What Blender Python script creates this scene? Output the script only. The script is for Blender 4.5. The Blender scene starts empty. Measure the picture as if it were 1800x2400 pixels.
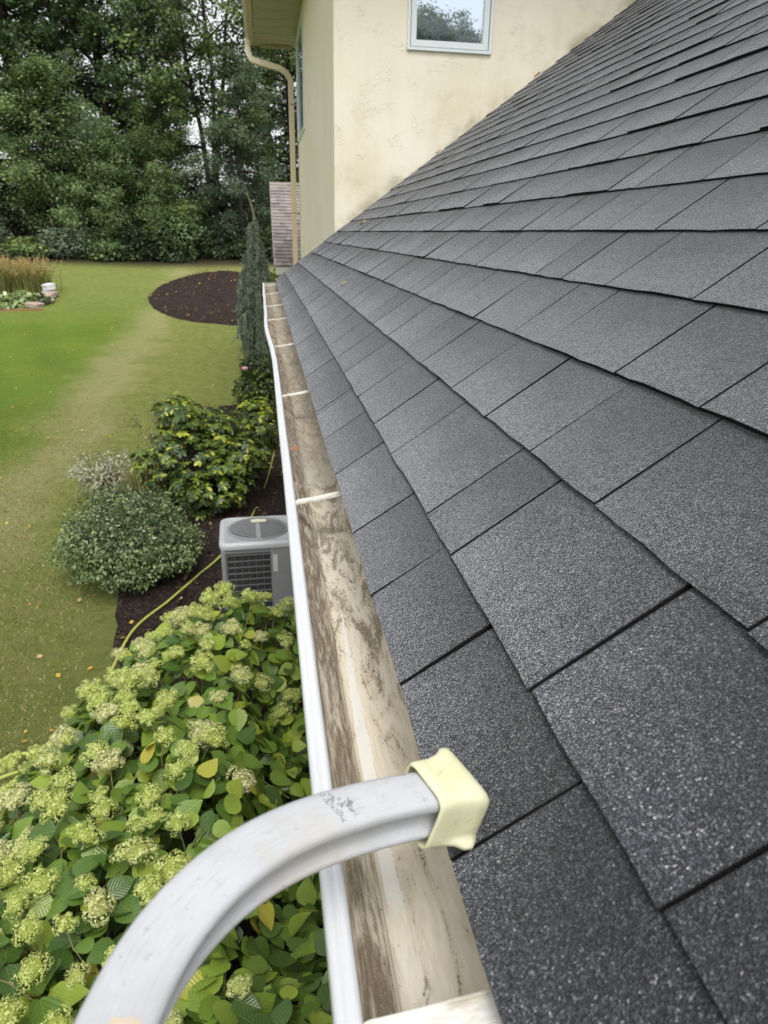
import bpy, bmesh, math, random
import numpy as np
from mathutils import Vector, Matrix
R_ = math.radians
sc = bpy.context.scene
C = sc.collection

# ------------------------------------------------------------------ camera
cam_d = bpy.data.cameras.new('camera')
cam = bpy.data.objects.new('camera', cam_d); C.objects.link(cam)
CAM = np.array([-0.150, 0.0, 0.5195])
CR = np.array([[0.98702, -0.15945, 0.01907], [0.04030, 0.36264, 0.93106], [0.15537, 0.91822, -0.36436]])
_r, _u, _f = CR
_f = _f/np.linalg.norm(_f); _r = _r-_f*_r.dot(_f); _r /= np.linalg.norm(_r); _u = np.cross(_r, _f)
cam.matrix_world = Matrix(((_r[0], _u[0], -_f[0], CAM[0]), (_r[1], _u[1], -_f[1], CAM[1]), (_r[2], _u[2], -_f[2], CAM[2]), (0, 0, 0, 1)))
cam_d.sensor_width = 36; cam_d.lens = 24.96; cam_d.sensor_fit = 'AUTO'
cam_d.clip_start = 0.02; cam_d.clip_end = 2000
cam_d.dof.use_dof = True; cam_d.dof.focus_distance = 1.35; cam_d.dof.aperture_fstop = 9.0
sc.camera = cam
# ------------------------------------------------------------------ world, sun, exposure
SUN_EL, SUN_AZ = 62, 178        # azimuth clockwise from +Y
w = bpy.data.worlds.new('World'); sc.world = w; w.use_nodes = True
wt = w.node_tree; wt.nodes.clear()
sky = wt.nodes.new('ShaderNodeTexSky'); sky.sky_type = 'NISHITA'; sky.sun_disc = False
sky.sun_elevation = R_(SUN_EL); sky.sun_rotation = R_(SUN_AZ)
sky.air_density = 1.0; sky.dust_density = 3.0; sky.ozone_density = 1.0
hs = wt.nodes.new('ShaderNodeHueSaturation'); hs.inputs['Saturation'].default_value = 0.12
bg = wt.nodes.new('ShaderNodeBackground'); bg.inputs['Strength'].default_value = 0.15
wo = wt.nodes.new('ShaderNodeOutputWorld')
wt.links.new(sky.outputs[0], hs.inputs['Color']); wt.links.new(hs.outputs[0], bg.inputs[0]); wt.links.new(bg.outputs[0], wo.inputs[0])
sl = bpy.data.lights.new('sun', 'SUN'); sl.energy = 1.0; sl.angle = R_(25); sl.color = (1.0, 0.965, 0.91)
sun = bpy.data.objects.new('sun', sl); C.objects.link(sun)
_sd = Vector((math.sin(R_(SUN_AZ))*math.cos(R_(SUN_EL)), math.cos(R_(SUN_AZ))*math.cos(R_(SUN_EL)), math.sin(R_(SUN_EL))))
sun.rotation_euler = (-_sd).to_track_quat('-Z', 'Y').to_euler(); sun.location = _sd*50
vs = sc.view_settings; vs.view_transform = 'Standard'; vs.look = 'None'; vs.gamma = 1; vs.use_curve_mapping = False
vs.exposure = 0.82
sc.cycles.use_denoising = True; sc.cycles.denoiser = 'OPENIMAGEDENOISE'; sc.cycles.denoising_prefilter = 'NONE'

# ------------------------------------------------------------------ helpers
rnd = random.Random(7)
NR = np.random.default_rng(7)
def tag(o, label=None, cat=None, group=None, kind=None):
    if label: o['label'] = label
    if cat: o['category'] = cat
    if group: o['group'] = group
    if kind: o['kind'] = kind
    return o
def empty(name, loc=(0, 0, 0), rz=0, s=1):
    o = bpy.data.objects.new(name, None); C.objects.link(o); o.location = loc; o.rotation_euler = (0, 0, rz); o.scale = (s, s, s)
    o.empty_display_size = .2
    return o
def add(name, me, parent=None, mat=None, loc=None):
    o = bpy.data.objects.new(name, me); C.objects.link(o)
    if parent is not None: o.parent = parent
    if mat is not None and len(me.materials) == 0: me.materials.append(mat)
    if loc is not None: o.location = loc
    return o
def npmesh(name, V, F, tint=None, uv=None, mat=None, smooth=False, mi=None):
    """V (n,3); F (m,k) uniform polygons; tint per face; uv per vertex"""
    V = np.asarray(V, dtype=np.float32); F = np.asarray(F, dtype=np.int32)
    me = bpy.data.meshes.new(name)
    m, k = F.shape
    me.vertices.add(len(V)); me.vertices.foreach_set('co', V.ravel())
    me.loops.add(m*k); me.loops.foreach_set('vertex_index', F.ravel())
    me.polygons.add(m); me.polygons.foreach_set('loop_start', np.arange(0, m*k, k, dtype=np.int32))
    me.polygons.foreach_set('use_smooth', np.full(m, bool(smooth)))
    me.update(calc_edges=True)
    if tint is not None:
        a = me.attributes.new('tint', 'FLOAT', 'FACE'); a.data.foreach_set('value', np.asarray(tint, dtype=np.float32))
    if uv is not None:
        l = me.uv_layers.new(name='UVMap'); l.data.foreach_set('uv', np.asarray(uv, dtype=np.float32)[F.ravel()].ravel())
    if mat:
        for q in (mat if isinstance(mat, (list, tuple)) else [mat]): me.materials.append(q)
    if mi is not None: me.polygons.foreach_set('material_index', np.asarray(mi, dtype=np.int32))
    return me
class MB:
    """collects pieces into one mesh"""
    def __init__(s): s.v = []; s.f = []
    def add(s, V, F):
        o = len(s.v); s.v += [tuple(p) for p in V]; s.f += [tuple(i+o for i in f) for f in F]; return s
    def box(s, x0, x1, y0, y1, z0, z1):
        V = [(x, y, z) for z in (z0, z1) for y in (y0, y1) for x in (x0, x1)]
        return s.add(V, [(0, 2, 3, 1), (4, 5, 7, 6), (0, 1, 5, 4), (2, 6, 7, 3), (0, 4, 6, 2), (1, 3, 7, 5)])
    def mesh(s, name, mat=None, smooth=False, bevel=0, seg=2):
        me = bpy.data.meshes.new(name); me.from_pydata(s.v, [], s.f)
        if bevel:
            bm = bmesh.new(); bm.from_mesh(me)
            bmesh.ops.bevel(bm, geom=[e for e in bm.edges if e.calc_face_angle(0) > .5], offset=bevel, segments=seg, affect='EDGES', profile=.5)
            bm.to_mesh(me); bm.free()
        me.polygons.foreach_set('use_smooth', np.full(len(me.polygons), bool(smooth)))
        me.update()
        if mat: me.materials.append(mat)
        return me
def boxmesh(name, dims, mat, bevel=0, seg=2, smooth=False):
    return MB().box(*dims).mesh(name, mat, bevel=bevel, seg=seg, smooth=smooth)
def tube(P, rad, n=8):
    """quads of a tube along P with radii"""
    P = np.asarray(P, float); m = len(P); rad = np.broadcast_to(rad, (m,))
    T = np.gradient(P, axis=0); T /= np.linalg.norm(T, axis=1)[:, None]+1e-9
    ref = np.array([0, 0, 1.]) if abs(T[:, 2]).mean() < .8 else np.array([1., 0, 0])
    A = np.cross(T, ref); A /= np.linalg.norm(A, axis=1)[:, None]+1e-9; B = np.cross(T, A)
    a = np.linspace(0, 2*math.pi, n, endpoint=False)
    V = P[:, None]+rad[:, None, None]*(A[:, None]*np.cos(a)[None, :, None]+B[:, None]*np.sin(a)[None, :, None])
    i = np.arange(m-1)[:, None]*n; j = np.arange(n)[None]; k = (j+1) % n
    F = np.stack([i+j, i+k, i+n+k, i+n+j], -1).reshape(-1, 4)
    return V.reshape(-1, 3), F
class QB:
    """collects uniform quads with tint"""
    def __init__(s): s.V = []; s.F = []; s.T = []; s.U = []; s.M = []; s.n = 0
    def add(s, V, F, t=0., uv=None, mi=0):
        s.M.append(np.broadcast_to(np.asarray(mi), (len(F),)))
        s.V.append(V); s.F.append(F+s.n); s.n += len(V)
        s.T.append(np.broadcast_to(np.asarray(t, float), (len(F),)))
        s.U.append(np.zeros((len(V), 2)) if uv is None else uv)
    def mesh(s, name, mat=None, smooth=False):
        return npmesh(name, np.concatenate(s.V), np.concatenate(s.F), np.concatenate(s.T), np.concatenate(s.U), mat, smooth, np.concatenate(s.M))
def spline(P, n):
    P = np.asarray(P, float); Q = np.vstack([2*P[0]-P[1], P, 2*P[-1]-P[-2]]); out = []
    m = len(P)-1
    for t in np.linspace(0, m-1e-6, n):
        i = int(t); u = t-i; p0, p1, p2, p3 = Q[i:i+4]
        out.append(.5*((2*p1)+(-p0+p2)*u+(2*p0-5*p1+4*p2-p3)*u*u+(-p0+3*p1-3*p2+p3)*u**3))
    return np.array(out)
def sstep(a, b, x):
    t = np.clip((np.asarray(x, float)-a)/(b-a), 0, 1); return t*t*(3-2*t)
def nrm(a): return a/(np.linalg.norm(a, axis=-1, keepdims=True)+1e-9)

# leaf templates: verts (k,3): x across, y along, z up; quads
def leaf_template(kind):
    if kind == 'diamond':
        return np.array([(0, 0, 0), (.34, .5, .06), (0, 1, 0), (-.34, .5, .06)]), np.array([(0, 1, 2, 3)]), np.array([(0, 0), (1, .5), (0, 1), (-1, .5)], float)
    if kind == 'oblong':
        V = [(0, 0, 0), (.2, .35, .05), (.2, .75, .03), (0, 1, -.06), (-.2, .75, .03), (-.2, .35, .05), (0, .35, 0), (0, .75, 0)]
        return np.array(V, float), np.array([(0, 1, 6, 5), (6, 1, 2, 7), (5, 6, 7, 4), (7, 2, 3, 4)]), np.array([(v[0]*5, v[1]) for v in V])
    if kind == 'heart':
        ts = [0, .12, .32, .55, .78, .92, 1.0]; ws = [.09, .32, .42, .37, .21, .085, .003]; back = [-.03, -.04, 0, 0, .0, 0, 0]
        V = []; U = []
        for t, wd, b in zip(ts, ws, back):
            zc = -.14*t*t
            V += [(-wd, t+b, zc+.10*wd/.43), (0, t, zc), (wd, t+b, zc+.10*wd/.43)]; U += [(-wd*2.3, t), (0, t), (wd*2.3, t)]
        F = []
        for i in range(len(ts)-1):
            a = i*3; F += [(a, a+1, a+4, a+3), (a+1, a+2, a+5, a+4)]
        return np.array(V, float), np.array(F), np.array(U, float)
def leaf_cloud(qb, pts, size, nor, dirv, tint, kind='diamond', wscale=1.0):
    T, F, U = leaf_template(kind)
    n = nrm(np.asarray(nor, float)); d = np.asarray(dirv, float); d = nrm(d-n*(d*n).sum(1, keepdims=True)); x = np.cross(d, n)
    s = np.broadcast_to(size, (len(pts),))[:, None, None]
    V = np.asarray(pts)[:, None]+s*(x[:, None]*T[None, :, :1]*wscale+d[:, None]*T[None, :, 1:2]+n[:, None]*T[None, :, 2:])
    k = len(T); FF = (F[None]+(np.arange(len(pts))*k)[:, None, None]).reshape(-1, 4)
    qb.add(V.reshape(-1, 3), FF, np.repeat(tint, len(F)), np.tile(U, (len(pts), 1)))

# ------------------------------------------------------------------ material DSL
class Mat:
    def __init__(s, name):
        s.m = bpy.data.materials.new(name); s.m.use_nodes = True; s.t = s.m.node_tree; s.t.nodes.clear()
        s.out = s.t.nodes.new('ShaderNodeOutputMaterial')
    def _set(s, sock, v):
        if isinstance(v, bpy.types.NodeSocket): s.t.links.new(v, sock)
        else:
            if isinstance(v, (tuple, list)) and len(v) == 3 and sock.type == 'RGBA': v = (*v, 1)
            sock.default_value = v
    def n(s, typ, props=None, **inp):
        nd = s.t.nodes.new('ShaderNode'+typ)
        for k, v in (props or {}).items(): setattr(nd, k, v)
        for k, v in inp.items(): s._set(nd.inputs[k.replace('_', ' ')], v)
        return nd
    def noise(s, vec, scale, detail=2, rough=.5, dist=0, out='Fac'):
        nd = s.n('TexNoise', Scale=scale, Detail=detail, Roughness=rough, Distortion=dist)
        if vec is not None: s._set(nd.inputs['Vector'], vec)
        return nd.outputs[out]
    def vor(s, vec, scale, feature='F1', out='Color'):
        nd = s.n('TexVoronoi', {'feature': feature}, Scale=scale)
        if vec is not None: s._set(nd.inputs['Vector'], vec)
        return nd.outputs[out]
    def math(s, op, a, b=0., c=0., clamp=False):
        nd = s.t.nodes.new('ShaderNodeMath'); nd.operation = op; nd.use_clamp = clamp
        for i, v in enumerate((a, b, c)): s._set(nd.inputs[i], v)
        return nd.outputs[0]
    def mapr(s, v, a, b, c=0., d=1.):
        nd = s.n('MapRange', {'interpolation_type': 'SMOOTHSTEP'}); 
        for i, x in enumerate((v, a, b, c, d)): s._set(nd.inputs[i], x)
        return nd.outputs[0]
    def mix(s, f, a, b, blend='MIX'):
        nd = s.t.nodes.new('ShaderNodeMix'); nd.data_type = 'RGBA'; nd.blend_type = blend
        s._set(nd.inputs[0], f); s._set(nd.inputs[6], a); s._set(nd.inputs[7], b); return nd.outputs[2]
    def ramp(s, f, stops, interp='LINEAR'):
        nd = s.t.nodes.new('ShaderNodeValToRGB'); e = nd.color_ramp.elements; nd.color_ramp.interpolation = interp
        while len(e) < len(stops): e.new(.5)
        for i, (p, c) in enumerate(stops): e[i].position = p; e[i].color = (*c, 1) if len(c) == 3 else c
        s._set(nd.inputs[0], f); return nd.outputs[0]
    def sep(s, v): return s.n('SeparateXYZ', Vector=v).outputs
    def comb(s, x, y, z):
        nd = s.t.nodes.new('ShaderNodeCombineXYZ')
        for i, v in enumerate((x, y, z)): s._set(nd.inputs[i], v)
        return nd.outputs[0]
    def scale(s, v, k):
        nd = s.t.nodes.new('ShaderNodeVectorMath'); nd.operation = 'MULTIPLY'; s._set(nd.inputs[0], v); nd.inputs[1].default_value = k; return nd.outputs[0]
    def pos(s): return s.n('NewGeometry').outputs['Position']
    def objco(s): return s.n('TexCoord').outputs['Object']
    def uv(s): return s.n('TexCoord').outputs['UV']
    def attr(s, a): return s.n('Attribute', {'attribute_name': a}).outputs['Fac']
    def rand(s): return s.n('ObjectInfo').outputs['Random']
    def bump(s, h, strength=.5, dist=.01, nor=None):
        nd = s.n('Bump', Strength=strength, Distance=dist, Height=h)
        if nor is not None: s._set(nd.inputs['Normal'], nor)
        return nd.outputs[0]
    def bsdf(s, color, rough=.6, nor=None, spec=.5, metal=0., **kw):
        b = s.n('BsdfPrincipled'); s._set(b.inputs['Base Color'], color); s._set(b.inputs['Roughness'], rough)
        s._set(b.inputs['Specular IOR Level'], spec); s._set(b.inputs['Metallic'], metal)
        if nor is not None: s._set(b.inputs['Normal'], nor)
        for k, v in kw.items(): s._set(b.inputs[k.replace('_', ' ')], v)
        return b.outputs[0]
    def done(s, sh): s.t.links.new(sh, s.out.inputs[0]); return s.m
def simple(name, col, rough=.6, spec=.5, var=.12, scale=8., bump=0., bscale=60., metal=0.):
    m = Mat(name); p = m.pos(); f = m.noise(p, scale, 4)
    c = m.mix(f, tuple(x*(1-var) for x in col), tuple(min(1, x*(1+var)) for x in col))
    nor = m.bump(m.noise(p, bscale, 3), bump, .004) if bump else None
    return m.done(m.bsdf(c, rough, nor, spec, metal))
def leafmat(name, stops, rough=.45, trans=.25, spec=.4, vein=False, tcol=None, nscale=0.):
    m = Mat(name)
    f = m.math('FRACT', m.math('ADD', m.attr('tint'), m.rand()))
    c = m.ramp(f, stops)
    nor = None
    if vein:
        x, y, _ = m.sep(m.uv())
        ax = m.math('ABSOLUTE', x)
        side = m.math('SINE', m.math('MULTIPLY', m.math('SUBTRACT', y, m.math('MULTIPLY', ax, .45)), 46.))
        rib = m.mapr(ax, .0, .07, 1, 0)
        h = m.math('SUBTRACT', m.math('MULTIPLY', side, .5), m.math('MULTIPLY', rib, 1.2))
        nor = m.bump(h, .22, .004)
        vm = m.math('MAXIMUM', rib, m.mapr(side, .82, 1., 0, .35))
        c = m.mix(m.math('MULTIPLY', vm, .16), c, (.30, .36, .12))
        pn = m.noise(m.pos(), 24., 3)
        c = m.mix(m.mapr(pn, .62, .8, 0, .25), c, (.16, .13, .03))
    p = m.bsdf(c, rough, nor, spec)
    if trans:
        tr = m.n('BsdfTranslucent'); 
        tc = m.mix(.5, c, tcol or (.25, .35, .04)); m._set(tr.inputs[0], tc)
        mx = m.n('MixShader', Fac=trans); m.t.links.new(p, mx.inputs[1]); m.t.links.new(tr.outputs[0], mx.inputs[2]); p = mx.outputs[0]
    return m.done(p)

# ------------------------------------------------------------------ ground profile
def g(Y):
    Y = np.asarray(Y, float)
    q = -2.9+.0028*np.clip(Y-9, 0, 31)**2
    return q+np.clip(Y-40, 0, 40)*.06
S = R_(36.262); CS, SN = math.cos(S), math.sin(S)
def RP(s, y, h=0.): return (s*CS-h*SN, y, s*SN+h*CS)
WY = 8.95      # stucco wall that faces the roof
WX = .707      # its left corner
BY = 16.9      # far end of the two-storey block
SZ = 4.2       # its soffit
RIDGE = 6.6
YN, YF = -1.1, 8.78   # the near roof along the eave

# ================================================================== GROUND
def m_lawn():
    m = Mat('lawn'); p = m.pos(); x, y, z = m.sep(p)
    wob = m.math('MULTIPLY', m.math('SUBTRACT', m.noise(p, .35, 3), .5), 1.8)
    wob2 = m.math('MULTIPLY', m.math('SUBTRACT', m.noise(p, 1.6, 4), .5), .9)
    xx = m.math('ADD', x, m.math('ADD', wob, wob2))
    # watered part of the lawn: left of a line that bows, out to about 25 m
    edge = m.math('ADD', -3.7, m.math('MULTIPLY', m.math('SUBTRACT', y, 16.), .03))
    wat = m.mapr(m.math('SUBTRACT', edge, xx), -.4, 1.4)
    yy = m.math('ADD', y, wob)
    wat = m.math('MULTIPLY', wat, m.mapr(yy, 27.5, 22.5, .30, 1.))
    wat = m.math('MULTIPLY', wat, m.mapr(yy, 6.5, 11.5))
    # pale straw strip beside it, from the near lawn up to the far bed
    dry = m.math('MULTIPLY', m.mapr(xx, -4.7, -3.75), m.mapr(xx, -2.75, -3.45))
    dry = m.math('MAXIMUM', m.math('MULTIPLY', dry, 1.), m.math('MULTIPLY', m.mapr(yy, 28.5, 31.5), .22))
    near = m.mapr(yy, 9.5, 5.5)
    fine = m.noise(p, 24., 8, .82)
    med = m.noise(p, 5., 5, .65)
    big = m.noise(p, .7, 4)
    mow = m.math('SINE', m.math('MULTIPLY', m.math('ADD', m.math('ADD', x, m.math('MULTIPLY', y, .35)), wob2), 4.2))
    mix2 = m.math('ADD', m.math('MULTIPLY', fine, .72), m.math('ADD', m.math('MULTIPLY', big, .26), m.math('MULTIPLY', mow, .018)))
    green = m.ramp(mix2, [(.3, (.072, .125, .014)), (.5, (.135, .215, .024)), (.7, (.215, .30, .045))])
    dull = m.ramp(m.math('ADD', m.math('MULTIPLY', fine, .6), m.math('MULTIPLY', med, .4)), [(.32, (.100, .130, .028)), (.48, (.195, .230, .058)), (.6, (.275, .290, .092)), (.72, (.38, .36, .15))])
    straw = m.ramp(fine, [(.3, (.20, .20, .078)), (.55, (.35, .335, .15)), (.75, (.50, .46, .25))])
    c = m.mix(m.math('MULTIPLY', dry, m.mapr(med, .3, .6, .6, 1)), dull, straw)
    c = m.mix(m.math('MULTIPLY', m.mapr(med, .55, .72), .28), c, straw)
    c = m.mix(m.math('MULTIPLY', near, m.mapr(med, .45, .65, 0, .22)), c, m.ramp(fine, [(.3, (.10, .075, .032)), (.7, (.26, .20, .10))]))
    c = m.mix(m.math('MULTIPLY', wat, .92), c, green)
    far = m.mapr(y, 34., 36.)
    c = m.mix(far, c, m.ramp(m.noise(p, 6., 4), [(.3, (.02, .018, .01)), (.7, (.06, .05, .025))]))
    nor = m.bump(m.noise(p, 40., 7, .85), 1., .05)
    nor = m.bump(m.noise(p, 9., 4, .7), .35, .05, nor)
    return m.done(m.bsdf(c, .85, nor, .15))
M_LAWN = m_lawn()
xs = np.concatenate([np.linspace(-400, -40, 10), np.linspace(-35, 12, 95), np.linspace(18, 400, 10)])
ys = np.concatenate([np.linspace(-400, -10, 10), np.linspace(-8, 46, 110), np.linspace(50, 600, 14)])
GX, GY = np.meshgrid(xs, ys)
GZ = g(GY)+.04*np.sin(GX*.7+GY*.23)*sstep(4, 12, GY)
nx, ny = len(xs), len(ys)
i = (np.arange(ny-1)[:, None]*nx+np.arange(nx-1)[None]).ravel()
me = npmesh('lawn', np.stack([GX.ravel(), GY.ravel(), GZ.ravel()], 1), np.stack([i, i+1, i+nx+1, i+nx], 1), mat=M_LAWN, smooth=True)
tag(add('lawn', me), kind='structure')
def gz(x, y): return g(y)+.04*np.sin(np.asarray(x)*.7+np.asarray(y)*.23)*sstep(4, 12, y)

def m_mulch():
    m = Mat('mulch'); p = m.pos()
    v = m.vor(m.scale(p, (1, 1, 1)), 38.); x = m.n('SeparateColor', Color=v).outputs[0]
    c = m.ramp(x, [(.0, (.012, .008, .007)), (.6, (.032, .020, .017)), (.9, (.060, .038, .030)), (1, (.10, .07, .05))])
    c = m.mix(m.mapr(m.noise(p, 2., 4), .45, .7, 0, .5), c, (.028, .019, .016))
    h = m.math('ADD', m.noise(p, 40., 5, .8), m.noise(p, 14., 3))
    return m.done(m.bsdf(c, .8, m.bump(h, 1., .05), .25))
M_MULCH = m_mulch()
def in_poly(px, py, poly):
    poly = np.asarray(poly); inside = np.zeros(px.shape, bool); j = len(poly)-1
    for k in range(len(poly)):
        xi, yi = poly[k]; xj, yj = poly[j]
        inside ^= ((yi > py) != (yj > py)) & (px < (xj-xi)*(py-yi)/(yj-yi+1e-12)+xi); j = k
    return inside
def bed(name, outline, height, label):
    O = spline(np.vstack([outline, outline[:1]]), 90)[:-1]
    O = O+NR.normal(0, .02, O.shape)
    c = O.mean(0); rings = [1.0, .985, .93, .8, .6, .35, .12]; V = []; n = len(O)
    for q, r in enumerate(rings):
        P = c+(O-c)*r
        hh = (-.03 if q == 0 else .03+height*(1-r)**.5)+NR.normal(0, .012, n)*(q > 0)
        V.append(np.stack([P[:, 0], P[:, 1], gz(P[:, 0], P[:, 1])+hh], 1))
    V = np.concatenate(V); F = []
    for q in range(len(rings)-1):
        a = q*n+np.arange(n); b = q*n+(np.arange(n)+1) % n; F.append(np.stack([a, b, b+n, a+n], 1))
    me = npmesh(name, V, np.concatenate(F), mat=M_MULCH, smooth=True)
    bm = bmesh.new(); bm.from_mesh(me); bm.verts.ensure_lookup_table()
    bm.faces.new([bm.verts[(len(rings)-1)*n+k] for k in range(n)]); bm.to_mesh(me); bm.free()
    return tag(add(name, me), label, kind='structure'), O
far_bed, FB = bed('mulch_bed', np.array([(-4.4, 28.3), (-4.2, 30.8), (-3.4, 32.8), (-2.3, 33.8), (-1.2, 33.6), (.2, 32.), (1., 29.), (.4, 25.), (-.9, 24.), (-1.7, 24.15), (-2.8, 24.7), (-3.8, 26.2)]), .12, 'dark bark mulch bed out on the lawn')
near_bed, NB = bed('mulch_bed', np.array([(.9, 15.2), (-.65, 14.75), (-1.3, 14.4), (-1.68, 13.7), (-1.75, 12.6), (-1.7, 11.), (-1.75, 9.6), (-2.0, 8.6), (-1.85, 7.4), (-1.66, 6.3), (-1.52, 5.4), (-1.35, 4.2), (-1.3, 2.6), (-1.3, .5), (-1.0, -1.), (.5, -1.2), (.9, 2.), (.9, 8.)]), .03, 'dark bark mulch bed along the house wall')

# ---- chips on the beds, leaves on the lawn
M_CHIP = leafmat('chip', [(0, (.018, .011, .009)), (.5, (.045, .028, .022)), (.8, (.08, .052, .036)), (1, (.15, .11, .08))], .8, 0)
M_LITTER = leafmat('litter', [(0, (.42, .28, .03)), (.4, (.50, .38, .06)), (.6, (.38, .17, .04)), (.8, (.22, .10, .04)), (1, (.55, .45, .20))], .5, .15, tcol=(.5, .35, .05))
def scatter(poly, n, lo, hi, y_pow=1.):
    poly = np.asarray(poly); a, b = poly.min(0), poly.max(0); P = NR.random((n*3, 2)); P[:, 1] = P[:, 1]**y_pow
    P = a+P*(b-a); P = P[in_poly(P[:, 0], P[:, 1], poly)][:n]; return P
qb = QB()
for poly, n, hgt in ((NB, 5200, .045), (FB, 3200, .10), (FB.mean(0)+(FB-FB.mean(0))*1.06, 900, .03), (NB.mean(0)+(NB-NB.mean(0))*np.array([1.07, 1.01]), 700, .03)):
    P = scatter(poly, n, 0, 0); k = len(P)
    z = gz(P[:, 0], P[:, 1])+hgt+NR.uniform(-.01, .03, k)
    leaf_cloud(qb, np.column_stack([P, z]), NR.uniform(.025, .085, k), NR.normal(0, .5, (k, 3))+(0, 0, 1), NR.normal(0, 1, (k, 3)), NR.random(k), wscale=.7)
tag(add('bark_chips', qb.mesh('bark_chips', M_CHIP)), 'loose bark chips strewn over both mulch beds', 'mulch', kind='stuff')
qb = QB()
for poly, n, s0, s1 in (([(-6, 4), (-1.6, 4), (-1.4, 12), (-3, 14), (-6, 13)], 430, .025, .06), ([(-10, 12), (0, 12), (0, 24), (-10, 24)], 360, .03, .07), (NB, 240, .03, .06), (FB, 260, .04, .09), ([(-14, 24), (-4, 24), (0, 34), (-14, 34)], 120, .04, .08)):
    P = scatter(poly, n, 0, 0); k = len(P)
    lift = .075 if poly is NB else (.14 if poly is FB else .018)
    z = gz(P[:, 0], P[:, 1])+lift
    leaf_cloud(qb, np.column_stack([P, z]), NR.uniform(s0, s1, k), NR.normal(0, .35, (k, 3))+(0, 0, 1), NR.normal(0, 1, (k, 3)), NR.random(k), wscale=1.2)
tag(add('fallen_leaves', qb.mesh('fallen_leaves', M_LITTER)), 'yellow and brown fallen leaves lying about the lawn', 'leaves', kind='stuff')
# short grass blades over the nearer lawn
M_BLADE = leafmat('blade', [(0, (.05, .065, .015)), (.35, (.10, .12, .03)), (.6, (.17, .16, .06)), (.8, (.25, .22, .10)), (1, (.08, .10, .02))], .6, .2, tcol=(.15, .2, .03))
LP = np.array([(-6.5, 3), (-1.75, 2.5), (-1.8, 6), (-2.05, 8), (-1.75, 10), (-1.75, 13.5), (-.7, 14.9), (-6.5, 15)])
P = scatter(LP, 60000, 0, 0, 1.5); k = len(P); qb = QB()
leaf_cloud(qb, np.column_stack([P, gz(P[:, 0], P[:, 1])-.005]), NR.uniform(.02, .05, k), NR.normal(0, 1, (k, 3)), NR.normal(0, .55, (k, 3))+(0, 0, 1), NR.random(k), wscale=.28)
gb = qb.mesh('grass', None)
m = Mat('blade_lawn'); p = m.pos(); x, y, z = m.sep(p)
wat = m.math('MULTIPLY', m.mapr(m.math('ADD', x, m.math('MULTIPLY', m.math('SUBTRACT', m.noise(p, .5, 3), .5), 2.4)), -3.4, -4.6), m.mapr(y, 8.5, 11.5))
c = m.ramp(m.attr('tint'), [(0, (.10, .135, .026)), (.4, (.19, .235, .055)), (.7, (.28, .29, .095)), (1, (.42, .38, .17))])
c = m.mix(wat, c, m.ramp(m.attr('tint'), [(0, (.085, .12, .015)), (.6, (.16, .21, .025)), (1, (.23, .28, .05))]))
gb.materials.append(m.done(m.bsdf(c, .6, None, .2)))
tag(add('grass', gb), 'short green and straw coloured lawn grass', 'grass', kind='stuff')

# ================================================================== HOUSE
house = empty('house', (.707, 8.95, -2.9)); tag(house, 'cream stucco house with charcoal shingle roof and white gutter', 'house')
hinv = house.matrix_world.copy()
def part(name, me, parent=house, mat=None):
    o = add(name, me, None, mat); o.parent = parent
    # meshes are written in world coordinates; undo the parent's place
    p = parent; off = Vector((0, 0, 0))
    while p is not None: off += p.location; p = p.parent
    o.location = -off
    return o

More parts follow.
